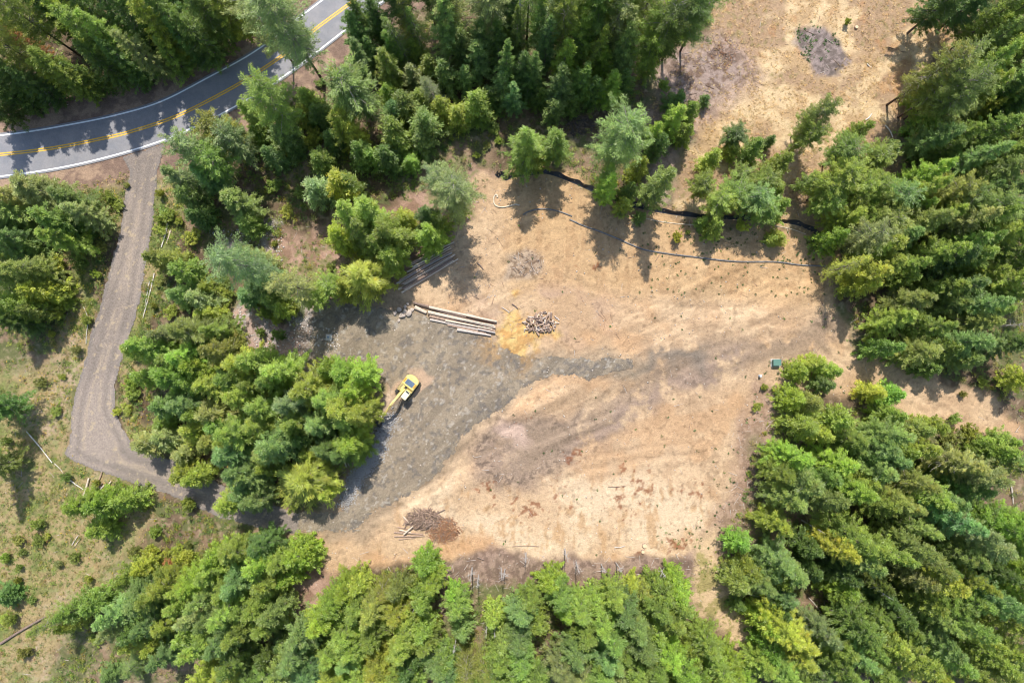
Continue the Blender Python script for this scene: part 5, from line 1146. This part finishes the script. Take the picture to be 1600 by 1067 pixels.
mb.add([(a, b_, 1.15) for a, b_ in ol] + [(a, b_, 1.95) for a, b_ in ol] + [(ux - 1.3 + (a - ux + 1.3) * .85, b_ * .93, 2.08) for a, b_ in ol],
       [tuple(reversed(range(n))), tuple(range(2 * n, 3 * n))] + [(i, (i + 1) % n, n + (i + 1) % n, n + i) for i in range(n)] + [(n + i, n + (i + 1) % n, 2 * n + (i + 1) % n, 2 * n + i) for i in range(n)])
mb.build('counterweight', m_yel, ex)
mb = MB(); mb.box((ux - .62, .02, 2.16), (.95, 1.55, .1), bev=.02)
for k in range(7): mb.box((ux - .62, -.6 + k * .2, 2.22), (.8, .05, .03))
mb.tube([(ux - .75, -.45, 2.15), (ux - .75, -.45, 2.5)], .07, 10); mb.build('engine_cover', m_eng, ex)
for s in (-1, 1):
    mb = MB(); mb.box((ux - .65, s * 1.02, 2.14), (.85, .30, .05), bev=.01)
    for k in range(6): mb.box((ux - .95 + k * .12, s * 1.02, 2.175), (.05, .26, .02))
    mb.build('side_vent', m_orange, ex)
mb = MB()
for k in range(4): mb.box((ux + .45 + k * .26, -.95, 1.89), (.10, .46, .05))
mb.build('step_tread', m_dk, ex)
mb = MB(); mb.box((ux + .35, -.18, 1.5), (1.2, .42, .3)); mb.build('boom_well', m_dk, ex)
mb = MB(); mb.box((1.0, .72, 2.02), (1.5, .95, 1.5), bev=.08, taper=.94); cab = mb.build('cab', m_yel, ex)
mb = MB(); mb.box((1.02, .72, 2.84), (1.55, 1.02, .12), bev=.04); mb.build('roof', m_cream, cab)
mb = MB(); mb.box((1.74, .72, 2.25), (.04, .78, .85)); mb.box((1.0, 1.19, 2.25), (1.1, .04, .75)); mb.box((1.0, .25, 2.25), (1.1, .04, .75)); mb.build('window', m_glass, cab)
mb = MB(); mb.box((.44, .72, 2.915), (.26, .75, .03)); mb.build('skylight', m_glass, cab)
def arm(pts, wd, th, m, name, parent):
    """box-section arm through points (x,z) on the plane y=-.18"""
    mb = MB(); V = []
    for i, (px, pz) in enumerate(pts):
        a = pts[max(i - 1, 0)]; c = pts[min(i + 1, len(pts) - 1)]
        d = np.array([c[0] - a[0], c[1] - a[1]]); d /= np.linalg.norm(d); n_ = np.array([-d[1], d[0]])
        t = th[i] / 2
        for sy in (-wd / 2, wd / 2): V += [(px + n_[0] * t, -.18 + sy, pz + n_[1] * t), (px - n_[0] * t, -.18 + sy, pz - n_[1] * t)]
    F = [(0, 1, 3, 2)]
    for i in range(len(pts) - 1):
        a = 4 * i; c = a + 4
        F += [(a, a + 2, c + 2, c), (a + 1, c + 1, c + 3, a + 3), (a, c, c + 1, a + 1), (a + 2, a + 3, c + 3, c + 2)]
    k = 4 * (len(pts) - 1); F.append((k, k + 2, k + 3, k + 1))
    mb.add(V, F); return mb.build(name, m, parent)
bo = arm([(.5, 1.5), (1.5, 2.6), (2.6, 3.5), (3.6, 3.75), (4.9, 3.4)], .36, [.45, .6, .62, .5, .34], m_yel, 'boom', ex)
st = arm([(4.5, 3.75), (5.1, 3.25), (6.9, 1.9), (8.0, 1.1)], .28, [.35, .42, .3, .22], m_yel, 'stick', ex)
mb = MB(); mb.tube([(1.2, -.46, 1.55), (2.0, -.46, 2.4)], .08, 10); mb.tube([(1.2, .10, 1.55), (2.0, .10, 2.4)], .08, 10); mb.tube([(3.0, -.18, 4.0), (3.9, -.18, 4.12)], .08, 10); cy = mb.build('hydraulic_cylinder', m_yel, ex)
mb = MB(); mb.tube([(2.0, -.46, 2.4), (2.7, -.46, 3.2)], .045, 10); mb.tube([(2.0, .10, 2.4), (2.7, .10, 3.2)], .045, 10); mb.tube([(3.9, -.18, 4.12), (4.55, -.18, 3.95)], .045, 10); mb.build('rod', m_chr, cy)
mb = MB(); ol = [(7.75, 1.2), (8.2, 1.3), (8.5, .9), (8.45, .45), (8.0, .15), (7.6, .25), (7.9, .5), (8.0, .8)]
mb.prism(ol, -.73, .37)
for k in range(4): mb.box((7.5, -.58 + k * .27, .25), (.22, .08, .06))
mb.build('bucket', m_trk, ex)
# ------------------------------------------------------------------ ground cover (nobody could count it)
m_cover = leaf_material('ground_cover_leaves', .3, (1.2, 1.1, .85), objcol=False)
rs = np.random.RandomState(909)
def rand_xy(n, x0=-96, x1=96, y0=-62, y1=71): return x0 + (x1 - x0) * rs.rand(n), y0 + (y1 - y0) * rs.rand(n)
def nondirt(x, y, mg=0.0):
    return -np.maximum.reduce([sample(F_clr, x, y), sample(F_road, x, y) + 1.0 + mg, sample(F_drv, x, y), sample(F_pad, x, y)])
def colour_mix(n, cols, wts, jit=.12):
    c = np.array(cols)[rs.choice(len(cols), n, p=np.array(wts) / sum(wts))]
    return c * (1 + jit * rs.normal(size=(n, 1)))
def cover(name, x, y, hgt, rc, n_per, L, Wd, cols, flat=.6, up=.2, extra=None):
    k = len(x); z = height(x, y) + hgt
    C = np.stack([x, y, z], 1); D = rs.normal(size=(k, 3)) * .5; D[:, 2] = up
    V, tn, tp = leaves(C, D, None, n_per, rc, L, Wd, rs, flat)
    col = np.repeat(cols, n_per * 3, axis=0)
    F = np.arange(len(V)).reshape(-1, 3)
    me = np_mesh(name, V, F, [m_cover], attrs={'tint': tn, 'tip': tp, 'Col': col})
    return tag(link(name, me), kind='stuff')
G1, G2, G3, G4 = (.10, .19, .045), (.18, .27, .05), (.27, .32, .06), (.32, .28, .13)
# undergrowth beneath and between the trees
x, y = rand_xy(38000)
fm = np.minimum.reduce([nondirt(x, y, 2.5), -sample(F_grass, x, y), -sample(F_mead, x, y) - 0, -sample(F_nose, x, y), -sample(F_wdirt, x, y), -sample(F_slash, x, y), -sample(F_trail, x, y), -sample(F_pinkrock, x, y), -sample(F_gap, x, y)])
dn = fbm(x, y, 7, 3, 501)
k = (fm > .8) & (rs.rand(len(x)) < .25 + 1.2 * sstep(.38, .58, dn))
x, y = x[k], y[k]; s = len(x)
cover('undergrowth', x, y, .15 + .5 * rs.rand(s) ** 2, .55, 26, .24, .11, colour_mix(s, [G1, G2, G3, G4, (.30, .26, .04)], [3, 4, 3, 1.5, .4]), .7)
# taller weedy growth on the driveway verges and in the open gaps
x, y = rand_xy(40000, -92, 20, -60, 60)
md = np.maximum.reduce([sample(F_mead2, x, y), sample(F_mead3, x, y), -np.abs(sample(F_drv, x, y) + 1.2) + .8, sample(F_wdirt, x, y) - 2, sample(F_mead, x, y) - 3])
k = (nondirt(x, y, 2.5) > .1) & (md > 0) & (rs.rand(len(x)) < .07 + .85 * sstep(.45, .58, fbm(x, y, 3.5, 3, 517)) * np.where(sample(F_wdirt, x, y) > 0, .5, 1) * np.where(sample(F_mead, x, y) > 0, .55, 1))
x, y = x[k], y[k]; s = len(x)
cover('tall_weeds', x, y, .15 + .3 * rs.rand(s) ** 2, .40, 22, .19, .08, colour_mix(s, [G1, G2, G3, (.38, .34, .10), (.36, .20, .08), (.40, .34, .18)], [3, 4, 4, 2, .5, 1.5]), .75)
# weeds: verges, meadow, weedy dirt
x, y = rand_xy(60000)
md = np.maximum.reduce([sample(F_mead, x, y), sample(F_mead2, x, y), sample(F_mead3, x, y), sample(F_trail, x, y) - .3, sample(F_wdirt, x, y) - 1.0])
edge = np.exp(-((sample(F_drv, x, y) + .5) / .7) ** 2)
k = (nondirt(x, y, 2) > -.05) & (((md > 0) & (rs.rand(len(x)) < .22 + .8 * sstep(.44, .58, fbm(x, y, 4, 3, 511)))) | (rs.rand(len(x)) < .9 * edge))
x, y = x[k], y[k]; s = len(x)
cover('weeds', x, y, .06 + .16 * rs.rand(s) ** 2, .26, 12, .17, .07, colour_mix(s, [G1, G2, G3, (.32, .29, .13), (.27, .14, .06)], [3, 5, 3, 2, .3]), .6)
# yellow flowers
x, y = rand_xy(26000)
d5 = sample(F_drv, x, y)
k = (nondirt(x, y, 2) > .1) & (d5 < -.3) & (d5 > -7) & (y < 38) & (fbm(x, y, 3, 2, 521) > .57) & (rs.rand(len(x)) < .8)
k |= (sample(F_mead, x, y) > 0) & (fbm(x, y, 4, 2, 523) > .66) & (rs.rand(len(x)) < .3)
x, y = x[k], y[k]; s = len(x)
cover('yellow_wildflowers', x, y, .30 + .15 * rs.rand(s), .16, 7, .10, .09, colour_mix(s, [(.66, .46, .02), (.58, .48, .05)], [3, 1]), .4)
# tiny plants dotted over the graded slopes
x, y = rand_xy(16000, -10, 62, -36, 34)
c1 = sample(F_clr, x, y)
right = np.exp(-((c1 - 2) / 3.0) ** 2) * (x > 25); topr = (y > 12) & (x > 22)
k = (c1 > .4) & (sample(F_pad, x, y) < -.5) & (rs.rand(len(x)) < .006 + .14 * right * (fbm(x, y, 4, 2, 531) > .5) + .08 * topr)
x, y = x[k], y[k]
x2, y2 = rand_xy(4000, 45, 62, 45, 66); k = (sample(F_circ, x2, y2) > .3) & (rs.rand(4000) < .35 * (fbm(x2, y2, 1.8, 2, 533) > .58)); x, y = np.append(x, x2[k]), np.append(y, y2[k]); s = len(x)
cover('seedling_weeds', x, y, .10, .24, 14, .17, .10, colour_mix(s, [G1, (.05, .12, .03)], [1, 2]), .5)
# dry grass
x, y = rand_xy(110000)
gd = np.maximum(sample(F_grass, x, y), -5)
md = np.maximum(sample(F_mead, x, y), sample(F_mead2, x, y) - .5)
k = (nondirt(x, y, 2) > .2) & (sample(F_circ, x, y) < 0) & (((gd > -1) & (rs.rand(len(x)) < .85 * sstep(.30, .55, fbm(x, y, 2.5, 3, 541)))) | ((md > 0) & (rs.rand(len(x)) < .75 * sstep(.35, .55, fbm(x, y, 3, 3, 543)))))
x, y = x[k], y[k]; s = len(x)
isg = (sample(F_grass, x, y) > -1)[:, None]
ca = colour_mix(s, [(.62, .47, .28), (.52, .38, .21), (.40, .29, .19), (.72, .59, .39)], [4, 3, 2, 2]); cb_ = colour_mix(s, [(.44, .37, .21), (.33, .31, .15), (.52, .43, .28)], [3, 2, 2])
cover('dry_grass', x, y, .10 + .05 * rs.rand(s), .22, 6, .42, .045, np.where(isg, ca, cb_), .5, .5)
# litter of sticks and splinters
def litter(name, x, y, m1, m2, l0, l1, r):
    mb = MB(); zz = height(x, y)
    n = len(x); a = rs.rand(n) * 6.28; L_ = l0 + (l1 - l0) * rs.rand(n) ** 2.5
    dx, dy = np.cos(a) * L_ / 2, np.sin(a) * L_ / 2; rr_ = r * (.5 + rs.rand(n))
    px_, py_ = -np.sin(a) * rr_, np.cos(a) * rr_
    e1 = rs.normal(size=n) * .04; 
    V = np.stack([np.stack([x - dx + px_, y - dy + py_, zz + .01], 1), np.stack([x - dx - px_, y - dy - py_, zz + .01], 1), np.stack([x - dx, y - dy, zz + .01 + 2 * rr_], 1),
                  np.stack([x + dx + px_ * .5, y + dy + py_ * .5, zz + .02 + e1], 1), np.stack([x + dx - px_ * .5, y + dy - py_ * .5, zz + .02 + e1], 1), np.stack([x + dx, y + dy, zz + .02 + 1.5 * rr_ + e1], 1)], 1).reshape(-1, 3)
    b0 = (np.arange(n) * 6)[:, None]
    F = np.concatenate([b0 + np.array([[0, 3, 5, 2]]), b0 + np.array([[1, 2, 5, 4]]), b0 + np.array([[0, 1, 4, 3]]), ], 0)
    fm_ = np.tile((rs.rand(n) < .5).astype(int), 3)
    me = np_mesh(name, V, F, [m1, m2], fm_); return tag(link(name, me), kind='stuff')
x, y = rand_xy(60000)
sl_ = sstep(-.5, 1.5, sample(F_slash, x, y)); wd = sstep(-2, 1, sample(F_wdirt, x, y)); cl = sstep(0, 1, sample(F_clr, x, y)) * (sample(F_pad, x, y) < -.4)
strip = sstep(-1, 1.5, sample(F_strip, x, y)); nearedge = np.exp(-(np.abs(sample(F_clr, x, y)) / 2.2) ** 2)
patch = sstep(.52, .66, fbm(x, y, 9, 3, 551))
pr = .30 * strip + .6 * sl_ + .10 * wd + .25 * nearedge * patch + cl * (.015 + .12 * patch * (x < 20) * (y > -5)) + .05 * (sample(F_nose, x, y) > 0) + .25 * (sample(F_brush, x, y) > 0) + .3 * (sample(F_ash, x, y) > 0) * patch + .25 * (sample(F_circ, x, y) > 0) + .03 * (nondirt(x, y, 2) > 0)
k = (rs.rand(len(x)) < pr) & (sample(F_road, x, y) < -2) & (sample(F_drv, x, y) < -.2) & (sample(F_pad, x, y) < -.2)
litter('wood_debris', x[k], y[k], m_loggrey, m_rootwood, .25, 1.9, .045)
x, y = rand_xy(2600, 28, 46, -12, 30)
# stones: windrow of coarse gravel beside the pad, loose stones elsewhere
def stones(name, x, y, z, s, m):
    base = np.array([(1, 0, 0), (0, 1, 0), (-1, 0, 0), (0, -1, 0), (0, 0, .8), (0, 0, -.8)], float)
    f0 = np.array([(0, 1, 4), (1, 2, 4), (2, 3, 4), (3, 0, 4), (1, 0, 5), (2, 1, 5), (3, 2, 5), (0, 3, 5)])
    n = len(x); a = rs.rand(n) * 6.28
    j = base[None] * (.7 + .6 * rs.rand(n, 6, 1)) * s[:, None, None]
    X = j[..., 0] * np.cos(a)[:, None] - j[..., 1] * np.sin(a)[:, None]; Y = j[..., 0] * np.sin(a)[:, None] + j[..., 1] * np.cos(a)[:, None]
    V = np.stack([X + x[:, None], Y + y[:, None], j[..., 2] + z[:, None]], -1).reshape(-1, 3)
    F = (f0[None] + (np.arange(n) * 6)[:, None, None]).reshape(-1, 3)
    return tag(link(name, np_mesh(name, V, F, [m])), kind='stuff')
m_wr = plain('windrow_stone', (.42, .40, .38), .9, nscale=4, var=.35)
C = catmull(Wp([(612, 652), (600, 668), (592, 690), (586, 710), (572, 730), (555, 745), (547, 762), (541, 785)]), 12)
n = 5200; i = rs.randint(0, len(C), n); lat = np.abs(rs.normal(size=n)) * rs.choice([-1, 1], n)
x = C[i, 0] + lat * .75 + rs.normal(size=n) * .15; y = C[i, 1] + rs.normal(size=n) * .7
wd_ = np.exp(-lat ** 2 * .8)
stones('gravel_windrow', x, y, .03 + .45 * wd_ * rs.rand(n), .05 + .10 * rs.rand(n), m_wr)
x, y = rand_xy(9000, -50, 60, -40, 35)
k = (sample(F_clr, x, y) > -1) & (rs.rand(len(x)) < .35 * (.3 + sstep(.5, .65, fbm(x, y, 8, 3, 561))))
x, y = x[k], y[k]; stones('loose_stones', x, y, np.maximum(height(x, y), .02) + .03, .05 + .13 * rs.rand(len(x)) ** 3, plain('loose_stone', (.52, .44, .36), .9, nscale=3, var=.35))
x, y = rand_xy(30000, -60, -20, -5, 30); dr = np.maximum(sample(F_rock, x, y), sample(F_pinkrock, x, y) - .5)
k = (dr > -.5) & (rs.rand(len(x)) < .28); x, y = x[k], y[k]
stones('pale_rubble', x, y, height(x, y) + .04, .05 + .20 * rs.rand(len(x)) ** 3, plain('dusty_rubble', (.50, .45, .41), .9, nscale=2, var=.3))
